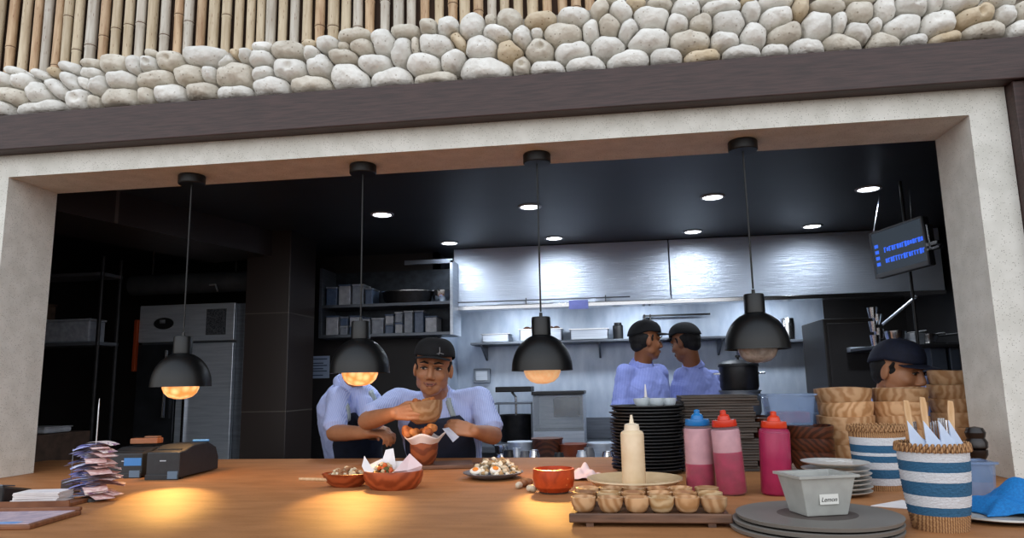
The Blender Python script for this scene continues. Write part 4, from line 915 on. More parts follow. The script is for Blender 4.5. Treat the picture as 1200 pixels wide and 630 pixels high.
t = thing('bill_spike', 'short thin bill spike beside the stacked slips, stuck in a dark block', 'bill spike', (p2.x, p2.y, ZC)); obj('spike', MB().tube([(0, 0, .02), (0, 0, .15)], .0016, 8), m_steeld, t); obj('base', MB().box(-.022, .022, -.02, .02, 0, .045), m_wdk, t, bev=.003)
# white paper pad in a wooden tray
pp_ = on(50, 592); m_traywood = mat('reddish_tray_wood', '8a5a3c', '6b4029', rough=.5, scale=8, stretch=(1, 9, 1))
t = thing('paper_tray', 'flat wooden tray under the white paper pad', 'tray', (pp_.x, pp_.y, ZC), rz=R(8)); obj('board', MB().box(-.11, .11, -.045, .06, 0, .012), m_traywood, t, bev=.003); obj('lip', MB().box(-.11, .11, -.05, -.045, 0, .02), m_traywood, t)
rr = random.Random(6)
for k in range(7): one('paper_sheet', MB().box(-.068, .068, -.04, .04, 0, .0035), m_white, 'white paper sheet, %s from the bottom of the pad in the wooden tray' % nth(k + 1), 'paper', loc=(pp_.x - .01 + rr.uniform(-.006, .006), pp_.y + .01 + rr.uniform(-.004, .004), ZC + .0125 + .0044 * k), rz=R(9) + rr.uniform(-.06, .06), group='white papers in the wooden tray')
# clipboard
pcb = on(48, 612); t = thing('menu_board', 'wooden clipboard with printed sheet at the corner of the counter', 'clipboard', (pcb.x - .09, pcb.y + .02, ZC), rz=R(7))
obj('backing', MB().box(-.16, .125, -.13, .085, 0, .012), m_traywood, t, bev=.003); obj('sheet', MB().box(-.15, .112, -.118, .075, .012, .0135), mat('printed_pink_sheet', 'c9b3ba', 'a898a8', rough=.7, scale=45), t); obj('edge_bar', MB().box(-.16, .125, .075, .087, .012, .022), m_traywood, t, bev=.002)
obj('blue_band', MB().box(-.15, .08, -.118, -.09, .0136, .014), mat('blue_print', '5f8fd0', '8db0dd', scale=30), t)
pbk = on(4, 590); t = thing('card_terminal', 'black card terminal at the counter corner by the jamb', 'card terminal', (pbk.x - .03, pbk.y + .02, ZC)); obj('body', MB().prism([(-.06, 0), (.06, 0), (.06, .035), (-.06, .06)], -.06, .06, 'x'), m_blackp, t, bev=.006); obj('keypad', MB().box(-.04, .04, -.05, .0, .05, .054, Matrix.Rotation(R(-9), 4, 'X')), m_steeld, t)
# receipt printers
m_prn = mat('charcoal_plastic', '24272b', '1d1f23', rough=.5, scale=40); m_sky = mat('blue_sticker', '3f7fc0', rough=.5); m_gs = mat('grey_blue_sticker', '5d7388', rough=.5)
def printer(lab, c, w, d, h, rz, blue):
    t = thing('receipt_printer', lab, 'printer', (c[0], c[1], ZC), rz=rz)
    obj('body', MB().prism([(0, .006), (0, h * .84), (d * .12, h * .86), (d * .35, h), (d * .72, h * 1.0), (d * .92, h * .8), (d, h * .45), (d, .006)], -w / 2, w / 2, 'x'), m_prn, t, bev=.005)
    obj('paper_slot', MB().box(-w * .36, w * .36, d * .14, d * .20, h * .87, h * .9), m_black, t); obj('logo_plate', MB().box(-.012, .012, -.002, 0, h * .56, h * .59), m_pl[2], t)
    obj('front_lip', MB().box(-w / 2, w / 2, -.006, 0, .0, .02), m_prn, t, bev=.002)
    obj('sticker', MB().box(w * .18, w * .47, -.008, -.001, h * .0 + .004, h * .26), m_gs, t)
    if blue: obj('sticker', MB().box(w * .0, w * .48, -.003, 0, h * .42, h * .68), m_sky, t)
    for x in (-w * .4, w * .4): obj('foot', MB().box(x - .01, x + .01, .02, .04, 0, .006), m_black, t)
    return t
g = on(194, 562); printer('black receipt printer with a grey sticker, the one beside the bright pool of light', (g.x - .015, g.y - .0), .135, .32, .125, R(4), False)
g = on(140, 562); printer('black receipt printer with a blue sticker behind the order slips', (g.x - .02, g.y + .05), .15, .26, .115, R(3), True)
g = on(192, 517, ZC + .128); t = thing('wooden_card_box', 'small brown box of cards on top of a receipt printer', 'box', (g.x - .01, 2.80, ZC + .1265), rz=R(6)); obj('body', MB().box(-.075, .04, -.02, .03, 0, .022), m_traywood, t, bev=.003); obj('card', MB().box(-.02, .036, -.012, .02, .022, .03), m_wtray, t, bev=.002)
one('blue_marker', MB().cap((-.03, 0, 0), (.03, .01, 0), .005, .005, 10), m_sky, 'light blue marker pen lying on the receipt printer', 'pen', loc=(at(222, 515, 2.78).x, 2.86, ZC + .132), smooth=True)

# ================= food =================
def lumps(seed, n, rx, ry, h, s0, s1, nm):
    rr = random.Random(seed); m = MB()
    for i in range(n):
        a = rr.uniform(0, 6.28); q = math.sqrt(rr.random()); s = rr.uniform(s0, s1); m.m = rr.randrange(nm)
        m.ell((rx * q * math.cos(a), ry * q * math.sin(a), h * (1 - q * q) * rr.uniform(.5, 1)), (s, s * rr.uniform(.6, 1), s * rr.uniform(.5, .8)), Matrix.Rotation(rr.uniform(0, 3), 3, 'Z') @ Matrix.Rotation(rr.uniform(-.8, .8), 3, 'X'), 8)
    return m
F_rice = [mat('rice', 'd8cbb0', 'bda98a', scale=50), mat('brown_crumb', '9a6a45', '7a4e30', scale=40)]
F_sal = [mat('pale_fruit', 'd6ccb8', 'b9a98c', scale=40), mat('seed_mix', 'ae9a7a', '8a7658', scale=40), mat('cream_flake', 'e2dccb', scale=40), mat('toasted_flake', 'a8875a')]
F_fry = [mat('golden_batter', 'c0713a', '8e4c22', rough=.6, scale=50, bump=.5), mat('amber_batter', 'd08a4c', 'a05e2a', rough=.6, scale=50, bump=.5)]
F_meat = [mat('glazed_meat', '8a5a30', '5e3a1c', rough=.4, scale=40), mat('green_herb', '6a6a35', '4a4a22'), mat('orange_slice', 'd8682a', 'b8481a', rough=.35), mat('pale_bean', 'c8b088')]
# oval wooden dish with rice and a long stick
pd = on(402, 571)
t = thing('oval_dish', 'small reddish-brown oval dish of rice with a long pale stick', 'dish', (pd.x, 2.47, ZC)); b_ = obj('dish', MB().lathe([(.0001, 0), (.05, 0), (.075, .02), (.088, .045), (.082, .046), (.065, .02), (.0001, .012)], n=36), m_woodo, t, smooth=True); b_.scale = (1, .75, 1)
rc = one('rice_portion', lumps(1, 120, .062, .045, .028, .007, .012, 2), F_rice, 'mound of brown-flecked rice in the small oval dish', 'rice', loc=(pd.x, 2.47, ZC + .036), smooth=True, kind='stuff') if False else tag(obj('rice_portion', lumps(1, 130, .064, .046, .028, .006, .011, 2), F_rice, smooth=True), 'mound of brown-flecked rice in the small oval dish', 'rice', kind='stuff'); rc.location = (pd.x, 2.47, ZC + .036)
s1 = at(350, 561, 2.40); s2 = at(388, 562, 2.44)
one('wooden_stick', MB().tube([tuple(s1), tuple(s2), tuple(s2 + (s2 - s1) * .25)], [.005, .006, .004], 8), m_pale, 'long pale wooden stick resting on the oval dish', 'stick', smooth=True)
# oval wooden bowl lined with white paper
pw_ = on(461, 576); y0 = 2.42; xb = at(461, 565, y0).x
t = thing('paper_lined_bowl', 'wide glossy reddish-brown bowl lined with pale paper', 'bowl', (xb, y0, ZC)); b_ = obj('bowl', MB().lathe([(.0001, 0), (.075, 0), (.093, .018), (.101, .042), (.100, .060), (.093, .060), (.090, .035), (.07, .016), (.0001, .012)], n=44, wob=wobbly(3, .012)), m_woodo, t, smooth=True); b_.scale = (1, .8, 1)
def leaf(pts, m, nm='paper_fold'):
    mb_ = MB(); n = len(pts); 
    vs = [Vector(p) for p in pts]; c = sum(vs, Vector()) / n + Vector((0, -.006, 0)); mb_.add([tuple(c)] + [tuple(v) for v in vs], [(0, i + 1, (i + 1) % n + 1) for i in range(n)])
    return obj(nm, mb_, m, t, solid=.0015, subd=0)
def rel(px, py, y): p = at(px, py, y); return (p.x - xb, y - y0, p.z - ZC)
leaf([rel(432, 562, 2.37), rel(424, 546, 2.40), rel(427, 534, 2.43), rel(431, 545, 2.44), rel(448, 537, 2.46), rel(452, 552, 2.42), rel(446, 566, 2.36)], m_white)
leaf([rel(446, 545, 2.47), rel(452, 527, 2.50), rel(461, 525, 2.50), rel(464, 545, 2.48), rel(458, 560, 2.46)], m_white)
leaf([rel(452, 562, 2.40), rel(462, 552, 2.38), rel(480, 531, 2.42), rel(495, 545, 2.42), rel(493, 552, 2.43), rel(486, 561, 2.42)], m_pink)
leaf([rel(430, 560, 2.47), rel(445, 540, 2.50), rel(484, 540, 2.50), rel(490, 560, 2.47)], m_white)
sv = obj('meat_and_beans', lumps(5, 60, .035, .03, .045, .008, .016, 4), F_meat, smooth=True); sv.location = (at(450, 555, 2.41).x, 2.41, ZC + .042); tag(sv, 'glazed meat, herbs and beans in the paper-lined bowl', 'food', kind='stuff')
# wooden board with the bowl the chef is finishing
pb_ = at(505, 545, 3.0); t = thing('chopping_board', 'dark rectangular chopping board under the chef\'s lower bowl', 'board', (pb_.x, 3.03, ZC), rz=R(14)); obj('board', MB().box(-.10, .17, -.09, .10, .0, .016), m_wtray, t, bev=.004); obj('handle', MB().box(.17, .23, -.02, .02, .002, .014), m_wtray, t, bev=.004)
y1 = 3.0; xl = at(497, 530, y1).x; zl = ZC + .0165
bowl('deep_bowl', 'small deep brown bowl standing on the chef\'s chopping board', 'bowl', xl, y1, zl, .060, .098, mat('reddish_wood', '8a4c2e', '6a3520', kind='ring', scale=10, dist=5, rough=.4), k=5, a=.008, foot=.62)
def pieces(seed, spots, nm, lab, grp):
    rr = random.Random(seed)
    for k, (x, y, z, s) in enumerate(spots):
        m = MB(); 
        for q in range(5): m.ell((rr.uniform(-s, s) * .5, rr.uniform(-s, s) * .4, rr.uniform(-s, s) * .35), s * rr.uniform(.45, .75), n=10)
        one(nm, m, F_fry[k % 2], lab % nth(k + 1), 'fried food', loc=(x, y, z), group=grp, smooth=True, remesh=.003, sm_it=2)
pieces(3, [(xl - .066, y1 - .02, zl + .135, .030), (xl - .035, y1 - .03, zl + .128, .026), (xl + .018, y1 - .035, zl + .135, .028), (xl + .04, y1 - .01, zl + .142, .028), (xl, y1 + .02, zl + .130, .03)], 'fried_fritter', 'golden fried fritter, %s from the left above the deep bowl', 'fried fritters in the deep bowl')
pmb = MB()
def liner(u, v):
    a = 2 * math.pi * u; r = .052 + .034 * v + .006 * math.sin(a * 5) * v; return (r * math.cos(a), r * math.sin(a), zl + .078 + .042 * v + .010 * math.sin(a * 4 + 1) * v)
pmb.grid(liner, 48, 5); o = one('paper_liner', pmb, m_white, 'crinkled white paper liner in the small deep bowl', 'paper liner', loc=(xl, y1, 0), smooth=True, solid=.0012, sharp=0)
# bowl held up by the chef
y2 = 3.0; hb = at(499, 483, y2); 
b = thing('wooden_bowl', 'pale wooden bowl tipped in the chef\'s hand', 'bowl', (hb.x, y2, hb.z - .045)); b.rotation_euler = (R(-6), R(-5), .3)
obj('shell', MB().lathe([(.0001, 0), (.04, 0), (.062, .018), (.076, .055), (.079, .088), (.072, .089), (.069, .055), (.055, .022), (.0001, .012)], n=40), m_woodl, b, smooth=True, sharp=60)
pieces(4, [(hb.x - .03, y2 - .02, hb.z + .040, .022), (hb.x + .005, y2 - .03, hb.z + .042, .02), (hb.x + .035, y2 - .015, hb.z + .045, .024), (hb.x, y2 + .02, hb.z + .042, .024)], 'fried_bite', 'orange fried bite, %s from the left in the bowl the chef holds', 'fried bites in the held bowl')
# salad plate with orange wedges
yp = 2.68; xp = at(578, 560, yp).x; m_gp = mat('grey_stoneware', '6d7078', '5b5e66', rough=.3)
one('dinner_plate', MB().lathe([(.0001, 0), (.06, 0), (.085, .008), (.11, .02), (.112, .023), (.108, .024), (.08, .013), (.0001, .008)], n=48), m_gp, 'grey stoneware plate of mixed salad near the chef', 'plate', loc=(xp, yp, ZC), smooth=True)
o = obj('salad_heap', lumps(9, 170, .092, .07, .055, .007, .013, 4), F_sal, smooth=True); o.location = (xp + .01, yp, ZC + .02); tag(o, 'mixed pale salad heaped on the grey plate', 'salad', kind='stuff')
for k, (dx, dy, dz) in enumerate(((-.055, -.055, .032), (.018, -.058, .036))):
    t = thing('boiled_egg', 'halved egg with orange yolk, %s one on the salad plate' % ['outer', 'middle'][k], 'egg', (xp + dx, yp + dy, ZC + dz), group='egg halves on the salad plate'); t.rotation_euler = (R(35), 0, .4 * k)
    obj('egg_white', MB().ell((0, 0, 0), (.021, .017, .010), n=20), mat('egg_white', 'ece6da', rough=.35), t, smooth=True); obj('yolk', MB().ell((0, 0, .006), (.012, .011, .0075), n=16), mat('egg_yolk', 'e8892a', rough=.4), t, smooth=True)
# orange bowl
xo = at(649, 570, 2.32).x
t = thing('orange_bowl', 'bright orange-red wooden bowl standing in the lamp light', 'bowl', (xo, 2.33, ZC))
m_ob = mat('orange_lacquer', 'c0481c', '9a3410', rough=.35, scale=14, dist=2, spots=.1, sscale=60, spotc='e08850')
obj('shell', MB().lathe([(.0001, .004), (.045, .004), (.062, .02), (.067, .045), (.066, .074), (.060, .075), (.060, .045), (.052, .022), (.0001, .014)], n=44, wob=wobbly(6, .012)), m_ob, t, smooth=True); obj('foot_ring', MB().lathe([(.044, 0), (.047, .005), (.04, .005)], n=32), m_wdk, t)
o = obj('red_stew', lumps(12, 50, .048, .048, .012, .010, .016, 1), [mat('red_stew', 'b03a18', '8a2810', rough=.3, scale=30)], smooth=True); o.location = (xo, 2.33, ZC + .050); tag(o, 'red stew filling the orange bowl', 'food', kind='stuff')
for k, (px, py, s, m, lab) in enumerate(((616, 565, .024, F_rice[1], 'browned meatball beside the orange bowl'), (608, 567, .018, F_sal[0], 'pale crumbly bite beside the orange bowl'), (622, 571, .018, F_sal[0], 'pale dumpling touching the orange bowl'))):
    g = on(px, py + 6); mm = MB()
    for q in range(5): rr = random.Random(k * 7 + q); mm.ell((rr.uniform(-s, s) * .5, rr.uniform(-s, s) * .5, s * .6), s * rr.uniform(.5, .7), n=10)
    one('dumpling', mm, m, lab, 'food', loc=(g.x, g.y + .02, ZC), smooth=True, remesh=.003, sm_it=2)
one('blackberry', MB().ell((0, 0, .010), .010, n=14), F_sal[3], 'dark berry lying behind the orange bowl', 'berry', loc=(on(620, 560).x, on(620, 560).y + .05, ZC + .02), smooth=True) if False else None
xc = at(685, 555, 2.66).x
cl = MB().grid(lambda u, v: ((u - .5) * .13, (v - .5) * .12, .004 + .036 * math.exp(-((u - .5) ** 2 + (v - .5) ** 2) * 9) * (1 + .5 * math.sin(u * 15) * math.cos(v * 11)) + .012 * noise.noise(Vector((u * 6, v * 6, 1))) ** 2), 26, 26)
one('crumpled_napkin', cl, m_pink, 'crumpled pale pink paper napkin between the orange bowl and plates', 'napkin', loc=(xc, 2.66, ZC + .001), smooth=True, solid=.002, sharp=0)
# ================= people =================
def V(*a): return Vector(a)
m_skin = mat('warm_brown_skin', 'b57f5c', 'a5704e', rough=.5, scale=9, sss=.06, bump=.04, bscale=90)
m_skind = mat('deep_brown_skin', '9a6444', '8a5638', rough=.5, scale=9, sss=.06)
m_lip = mat('lips', '8a5244', rough=.45); m_hair = mat('black_hair', '0a090a', '100e10', rough=.75, scale=80, stretch=(1, 1, .2), bump=.4)
m_eye = mat('dark_eye', '140e0c', rough=.2); m_eyew = mat('eye_white', 'd8cfc8', rough=.3)
def shirtmat(name, c, c2):
    N = NT(name); tc = N.n('ShaderNodeTexCoord'); wv = N.n('ShaderNodeTexWave', i_Scale=42.0, i_Distortion=.6); wv.bands_direction = 'X'; N.l(tc.outputs['Object'], wv.inputs['Vector'])
    rp = N.n('ShaderNodeValToRGB'); rp.color_ramp.elements[0].color = lin(c); rp.color_ramp.elements[1].color = lin(c2); N.l(wv.outputs['Fac'], rp.inputs['Fac']); N.l(rp.outputs[0], N.b.inputs['Base Color'])
    nz = N.n('ShaderNodeTexNoise', i_Scale=9.0, i_Detail=6.0, i_Distortion=.8); N.l(tc.outputs['Object'], nz.inputs['Vector']); bp = N.n('ShaderNodeBump'); bp.inputs['Strength'].default_value = .5; bp.inputs['Distance'].default_value = .03
    N.l(nz.outputs['Fac'], bp.inputs['Height']); N.l(bp.outputs['Normal'], N.b.inputs['Normal']); N.b.inputs['Roughness'].default_value = .85
    return N.m
m_shirt = shirtmat('pale_blue_striped_shirt', '9aabe2', 'c3cdf2')
m_shirt2 = shirtmat('blue_striped_shirt', '7a88d2', '9ba8e4')
m_apron = mat('navy_apron', '1a2136', '141a2b', rough=.8, scale=20, bump=.15)
m_strap = mat('striped_apron_strap', '6f7f86', 'b9c2c4', kind='wave', scale=60, dist=0, rough=.8, band='X')
m_cap = mat('black_cap_cloth', '0b0c10', '101116', rough=.9, scale=60)
m_capn = mat('navy_cap_cloth', '101830', '0c1226', rough=.8, scale=60)
m_trou = mat('dark_trousers', '17181c', '101114', rough=.85, scale=30)
m_shoe = mat('black_shoe', '0e0e10', rough=.4)

def frame(u, up):      # columns: side (person's left), back, up  -> face looks along -back
    up = up.normalized(); u = (u - up * u.dot(up)).normalized(); b = up.cross(u); return Matrix((u, b, up)).transposed()
TP = [(0, .165, .125), (.22, .160, .122), (.45, .172, .128), (.65, .185, .128), (.80, .185, .115), (.90, .145, .095), (1.0, .066, .066)]
def tprof(t, k=0):
    for a, b in zip(TP, TP[1:]):
        if a[0] <= t <= b[0]:
            f = (t - a[0]) / (b[0] - a[0]); return a[1] + (b[1] - a[1]) * f, a[2] + (b[2] - a[2]) * f
    return TP[0][1:] if t < 0 else TP[-1][1:]
def torso(mb, P, N, M, grow=1.0, add=0, t0=0, t1=1, w=1.0):
    vs = []; fs = []; n = 28; m = 16
    for j in range(m + 1):
        t = t0 + (t1 - t0) * j / m; c = P.lerp(N, t); a, b = tprof(t)
        for i in range(n):
            th = 2 * math.pi * i / n; ca, sa = math.cos(th), math.sin(th)
            vs.append(c + M @ V((a * w * grow + add) * math.copysign(abs(ca) ** .85, ca), (b * grow + add) * math.copysign(abs(sa) ** .85, sa), 0))
    for j in range(m):
        for i in range(n):
            a, b = j * n + i, j * n + (i + 1) % n; fs.append((a, b, b + n, a + n))
    fs += [tuple(reversed(range(n))), tuple(m * n + i for i in range(n))]
    mb.add(vs, fs)
def head(mb, H, M, s):
    T = lambda x, y, z: H + M @ (V(x, y, z) * s)
    e = lambda x, y, z, a, b, c, R_=None: mb.ell(T(x, y, z), (a * s, b * s, c * s), (M @ R_) if R_ else M, 22)
    e(0, .012, .035, .076, .092, .082); e(0, -.018, -.03, .069, .068, .077); e(0, -.045, -.078, .047, .041, .034); e(0, -.060, -.095, .022, .022, .018)
    for q in (-1, 1):
        e(q * .034, -.054, -.028, .028, .027, .026); e(q * .047, -.014, -.060, .020, .034, .030); e(q * .028, -.070, .022, .026, .016, .010)
        e(q * .076, .010, -.012, .009, .020, .031, Matrix.Rotation(q * .3, 3, 'Z')); e(q * .013, -.093, -.036, .009, .010, .008)
        mb.cap(T(q * .012, -.078, -.064), T(q * .002, -.083, -.062), .008 * s, .0085 * s)
    mb.cap(T(0, -.082, .012), T(0, -.100, -.028), .0095 * s, .0130 * s)
    mb.cap(T(0, -.080, -.072), T(0, -.080, -.074), .013 * s, .012 * s)
def face_bits(par, H, M, s, smile=True):
    T = lambda x, y, z: H + M @ (V(x, y, z) * s)
    for q in (-1, 1):
        m = MB().ell(T(q * .030, -.0775, .002), (.013 * s, .007 * s, .0034 * s), M @ Matrix.Rotation(-q * .05, 3, 'Y'), 14); ey = obj('eye', m, m_eyew, par, smooth=True, world=True)
        m = MB().ell(T(q * .030 - .002, -.0825, .002), (.0065 * s, .005 * s, .0052 * s), M, 12); obj('iris', m, m_eye, par, smooth=True, world=True)
        m = MB().tube([T(q * .014, -.086, .0065), T(q * .030, -.0885, .009), T(q * .046, -.078, .004)], [.0018 * s, .0026 * s, .0018 * s], 8); obj('eyelid', m, m_hair, par, smooth=True, world=True)
        m = MB().tube([T(q * .012, -.091, .024), T(q * .030, -.092, .030), T(q * .050, -.074, .024)], [.003 * s, .0040 * s, .0018 * s], 8); obj('eyebrow', m, m_hair, par, smooth=True, world=True)
    m = MB().cap(T(-.014, -.089, -.058), T(.014, -.089, -.058), .0032 * s, .0032 * s).cap(T(-.012, -.0885, -.067), T(.012, -.0885, -.067), .0042 * s, .0042 * s).cap(T(-.024, -.082, -.059), T(-.014, -.089, -.062), .003 * s, .004 * s).cap(T(.024, -.082, -.059), T(.014, -.089, -.062), .003 * s, .004 * s)
    obj('lips', m, m_lip, par, smooth=True, world=True)
    m = MB().tube([T(-.027, -.080, -.055), T(-.010, -.0935, -.0625), T(.010, -.0935, -.0625), T(.027, -.080, -.055)], .0011 * s, 6); obj('mouth_line', m, m_eye, par, smooth=True, world=True)
def cap(par, H, M, s, mc, rot=0, brim=True, emblem=False, drop=0):
    Mc = M @ Matrix.Rotation(rot, 3, 'Z'); T = lambda x, y, z: H + Mc @ (V(x, y, z) * s); g = MB(); n = 36; vs = []; fs = []; rg = 10
    for j in range(rg + 1):
        ph = R(90) * j / rg
        for i in range(n):
            th = 2 * math.pi * i / n; r = math.cos(ph) ** .62
            x = .0865 * r * math.cos(th); y = .012 + .105 * r * math.sin(th); z = .054 - drop + (.074 + .5 * drop) * math.sin(ph) - .034 * max(0, math.sin(th)) * math.cos(ph); vs.append(T(x, y, z))
    for j in range(rg):
        for i in range(n): a, b = j * n + i, j * n + (i + 1) % n; fs.append((a, b, b + n, a + n))
    g.add(vs, fs); o = obj('cap_crown', g, mc, par, smooth=True, solid=.004, world=True, sharp=0)
    obj('cap_button', MB().ell(T(0, .012, .129 - drop * .5), (.008 * s, .008 * s, .004 * s), Mc, 12), mc, par, smooth=True, world=True)
    if brim:
        def bf(u, v):
            a = (u - .5) * 2; x = a * .074; y0_ = .012 - .104 * math.sqrt(max(0, 1 - (x / .0865) ** 2)); L = .070 * math.sqrt(max(0, 1 - a * a * .92)); return T(x, y0_ + .004 - L * v, .055 - drop - .004 * v - .012 * a * a)
        obj('cap_brim', MB().grid(bf, 24, 8), mc, par, smooth=True, solid=.0035, world=True, sharp=0)
    if emblem:
        p = lambda x, z: T(x, -.093 + abs(x - .02) * .35, z); obj('cap_emblem', MB().tube([p(.028, .062), p(.032, .078), p(.030, .094)], .0016, 6).tube([p(.020, .066), p(.034, .070), p(.048, .066)], .0016, 6), mat('grey_emblem', '8a8d92'), par, world=True)
def hair(par, H, M, s, low=0.0):
    T = lambda x, y, z: H + M @ (V(x, y, z) * s)
    m = MB().ell(T(0, .024, .012 - low), (.0785 * s, .086 * s, .080 * s), M, 24).ell(T(0, .050, -.030 - low), (.060 * s, .048 * s, .045 * s), M, 20)
    for q in (-1, 1): m.cap(T(q * .0735, -.018, .03), T(q * .0735, -.014, .014), .006 * s, .004 * s)
    obj('hair', m, m_hair, par, remesh=.004, world=True)
def hand(mb, W, d, n, side, curl=(.35, .5, .4), spread=.12, k=1.0, th=(.5, .5)):
    d = d.normalized(); n = (n - d * n.dot(d)).normalized(); s = (side - d * side.dot(d) - n * side.dot(n)).normalized()
    offs = (.030, .010, -.010, -.028); lens = (.070, .078, .072, .056); pl = (.088, .092, .088, .080)
    for i in range(4):
        kn = W + (d * pl[i] + s * offs[i]) * k; mb.cap(W + s * offs[i] * .6 * k + d * .008 * k, kn, .0150 * k, .0112 * k, 12)
        dd = (d + s * offs[i] * spread * 8).normalized(); a = 0; p = kn
        for j, (f, r0, r1) in enumerate(((.44, .0100, .0090), (.31, .0090, .0080), (.25, .0080, .0068))):
            a += curl[j]; v = dd * math.cos(a) + n * math.sin(a); q = p + v * lens[i] * f * k; mb.cap(p, q, r0 * k, r1 * k, 12); p = q
    mb.cap(W + n * .004, W + d * .05 * k + n * .008, .020 * k, .017 * k, 12)
    p0_ = W + (s * .020 + d * .018 + n * .006) * k; p1 = W + (s * (.040 + .012 * (1 - th[0])) + d * .048 + n * (.012 + .02 * th[1])) * k; p2 = p1 + (s * (.018 * (1 - th[0])) + d * .028 + n * .016 * th[1]) * k; p3 = p2 + (d * .020 + s * -.004 + n * .016 * th[1]) * k
    mb.cap(p0_, p1, .015 * k, .0115 * k); mb.cap(p1, p2, .0115 * k, .0100 * k); mb.cap(p2, p3, .0100 * k, .0080 * k)
def wrinkle(o, amt, sc_=16, seed=0):
    me = o.data; 
    for v in me.vertices:
        q = noise.noise(v.co * sc_ + V(seed, 0, 0)) + .5 * noise.noise(v.co * sc_ * 2.3 + V(0, seed, 0)); v.co += v.normal * q * amt
    me.update()
def person(label, c):
    H, M, s = c['H'], c['M'], c['s']; N, P, SL, SR = c['N'], c['P'], c['SL'], c['SR']; Mt = frame(SL - SR, N - P); w = c.get('w', 1.0)
    t = thing('person', label, 'person', (P.x, P.y, 0)); vx = c.get('vx', .0055); sk = c.get('skin', m_skin)
    b = MB(); head(b, H, M, s); b.cap(N.lerp(P, .05), H + M @ V(0, .012, -.05) * s, .058 * s, .055 * s); torso(b, P, N, Mt, .93, 0, 0, .97, w)
    arms = []
    for S, E, W in ((SL, c['EL'], c['WL']), (SR, c['ER'], c['WR'])):
        b.cap(N.lerp(P, .16).lerp(S, .5), S, .055, .052); b.cap(S, E, .050, .042); b.cap(E, E.lerp(W, .3), .042, .041); b.cap(E.lerp(W, .3), W, .041, .027)
        arms.append((S, E, W))
    for h in c['hands']: hand(b, *h[0], **h[1])
    hips = []
    for q in (-1, 1):
        hp = P + Mt @ V(q * .09, 0, 0) ; kn = V(hp.x, hp.y - .02, P.z * .53); an = V(hp.x, hp.y + .02, .09); hips.append((hp, kn, an)); b.cap(hp, kn, .080, .055); b.cap(kn, an, .055, .038); b.cap(an + V(0, 0, -.04), V(an.x, an.y - .13, .035), .034, .028)
    obj('body', b, sk, t, remesh=vx, sm_it=3, world=True)
    # shirt with short sleeves
    g = MB(); torso(g, P, N, Mt, 1.0, .008, -.04, .985, w)
    for S, E, W in arms:
        g.cap(N.lerp(P, .16).lerp(S, .4), S, .064, .062); f = c.get('sleeve', .78); g.cap(S, S.lerp(E, f), .061, .060)
        q = S.lerp(E, f); dr = (E - S).normalized(); g.tube([S.lerp(E, .3), q, q + dr * .02], [.055, .062, .064], 18)
    g.cap(N.lerp(P, .10), N + (H - N).normalized() * .004, .078, .070)
    sh_ = obj('shirt', g, c['shirt'], t, remesh=.0075, sm_it=5, world=True); wrinkle(sh_, .0055, 15, hash(label) % 50)
    # collar
    cl_ = MB(); nb = N.lerp(P, .0)
    ax = (H - N).normalized(); Mc = frame(SL - SR, ax)
    def cf(u, v):
        a = math.pi * (.5 + 2 * (u - .5) * .90) ; r = .064 + .016 * v; lp = max(0, abs(u - .5) * 2 - .72) * .10
        return nb + Mc @ V(r * math.cos(a) * 1.02, r * math.sin(a) - lp * v * .3, .030 - .034 * v - lp * v)
    obj('collar', cl_.grid(cf, 36, 4), c['shirt'], t, smooth=True, solid=.003, world=True, sharp=0)
    tr_ = MB()
    for hp, kn, an in hips: tr_.cap(hp, kn, .094, .070); tr_.cap(kn, an + V(0, 0, .0), .070, .058)
    torso(tr_, P, N, Mt, 1.03, .004, -.12, .10, w); obj('trousers', tr_, m_trou, t, remesh=.012, world=True)
    for hp, kn, an in hips: obj('shoe', MB().cap(an + V(0, .02, -.045), V(an.x, an.y - .15, .038), .042, .036).box(an.x - .042, an.x + .042, an.y - .18, an.y + .06, 0, .012), m_shoe, t, remesh=.008, world=True)
    if c.get('apron'):
        from mathutils.bvhtree import BVHTree
        bv = BVHTree.FromPolygons([v.co.copy() for v in sh_.data.vertices], [tuple(p.vertices) for p in sh_.data.polygons])
        def lay(p, cc, off):
            d = (cc - p).normalized(); h = bv.ray_cast(cc - d * .6, d)
            return (h[0] - d * off) if h[0] and (h[0] - p).length < .10 else p
        t0, t1 = c['apron']
        def af(u, v):
            tt = t0 + (t1 - t0) * v; a_, b_ = tprof(max(tt, 0)); hw_ = .95 if v < .75 else .95 - (v - .75) * 1.3; th = -math.pi / 2 + (u - .5) * 2 * hw_
            cc = P.lerp(N, tt); return lay(cc + Mt @ V((a_ * w + .020) * math.cos(th), (b_ + .022) * math.sin(th), 0), cc, .008)
        obj('apron', MB().grid(af, 30, 30), m_apron, t, smooth=True, solid=.004, world=True, sharp=0)
        for q in (-1, 1):
            pts = []
            for j in range(9):
                f = j / 8; tt = t1 - .01 + (.985 - t1) * f; a_, b_ = tprof(tt); x = q * (.088 - .022 * f); th_ = math.asin(min(.99, x / (a_ * w + .016))); pts.append(P.lerp(N, tt) + Mt @ V(x, -(b_ + .018) * math.cos(th_) + (.0 if f < .9 else .02), .004))
            sb = MB(); vs = []
            pts = [lay(p, P.lerp(N, t1 + (.985 - t1) * j / 8) + Mt @ V(q * (.075 - .02 * j / 8), 0, 0), .006) for j, p in enumerate(pts)]
            for p in pts: vs += [p - Mt @ V(.014, 0, 0), p + Mt @ V(.014, 0, 0)]
            sb.add(vs, [(2 * i, 2 * i + 1, 2 * i + 3, 2 * i + 2) for i in range(8)]); obj('apron_strap', sb, m_strap, t, smooth=True, solid=.003, world=True, sharp=0)
    hair(t, H, M, s, c.get('low', 0)); face_bits(t, H, M, s); cap(t, H, M, s, c['cap'], c.get('caprot', 0), emblem=c.get('emblem', False), drop=c.get('drop', 0))
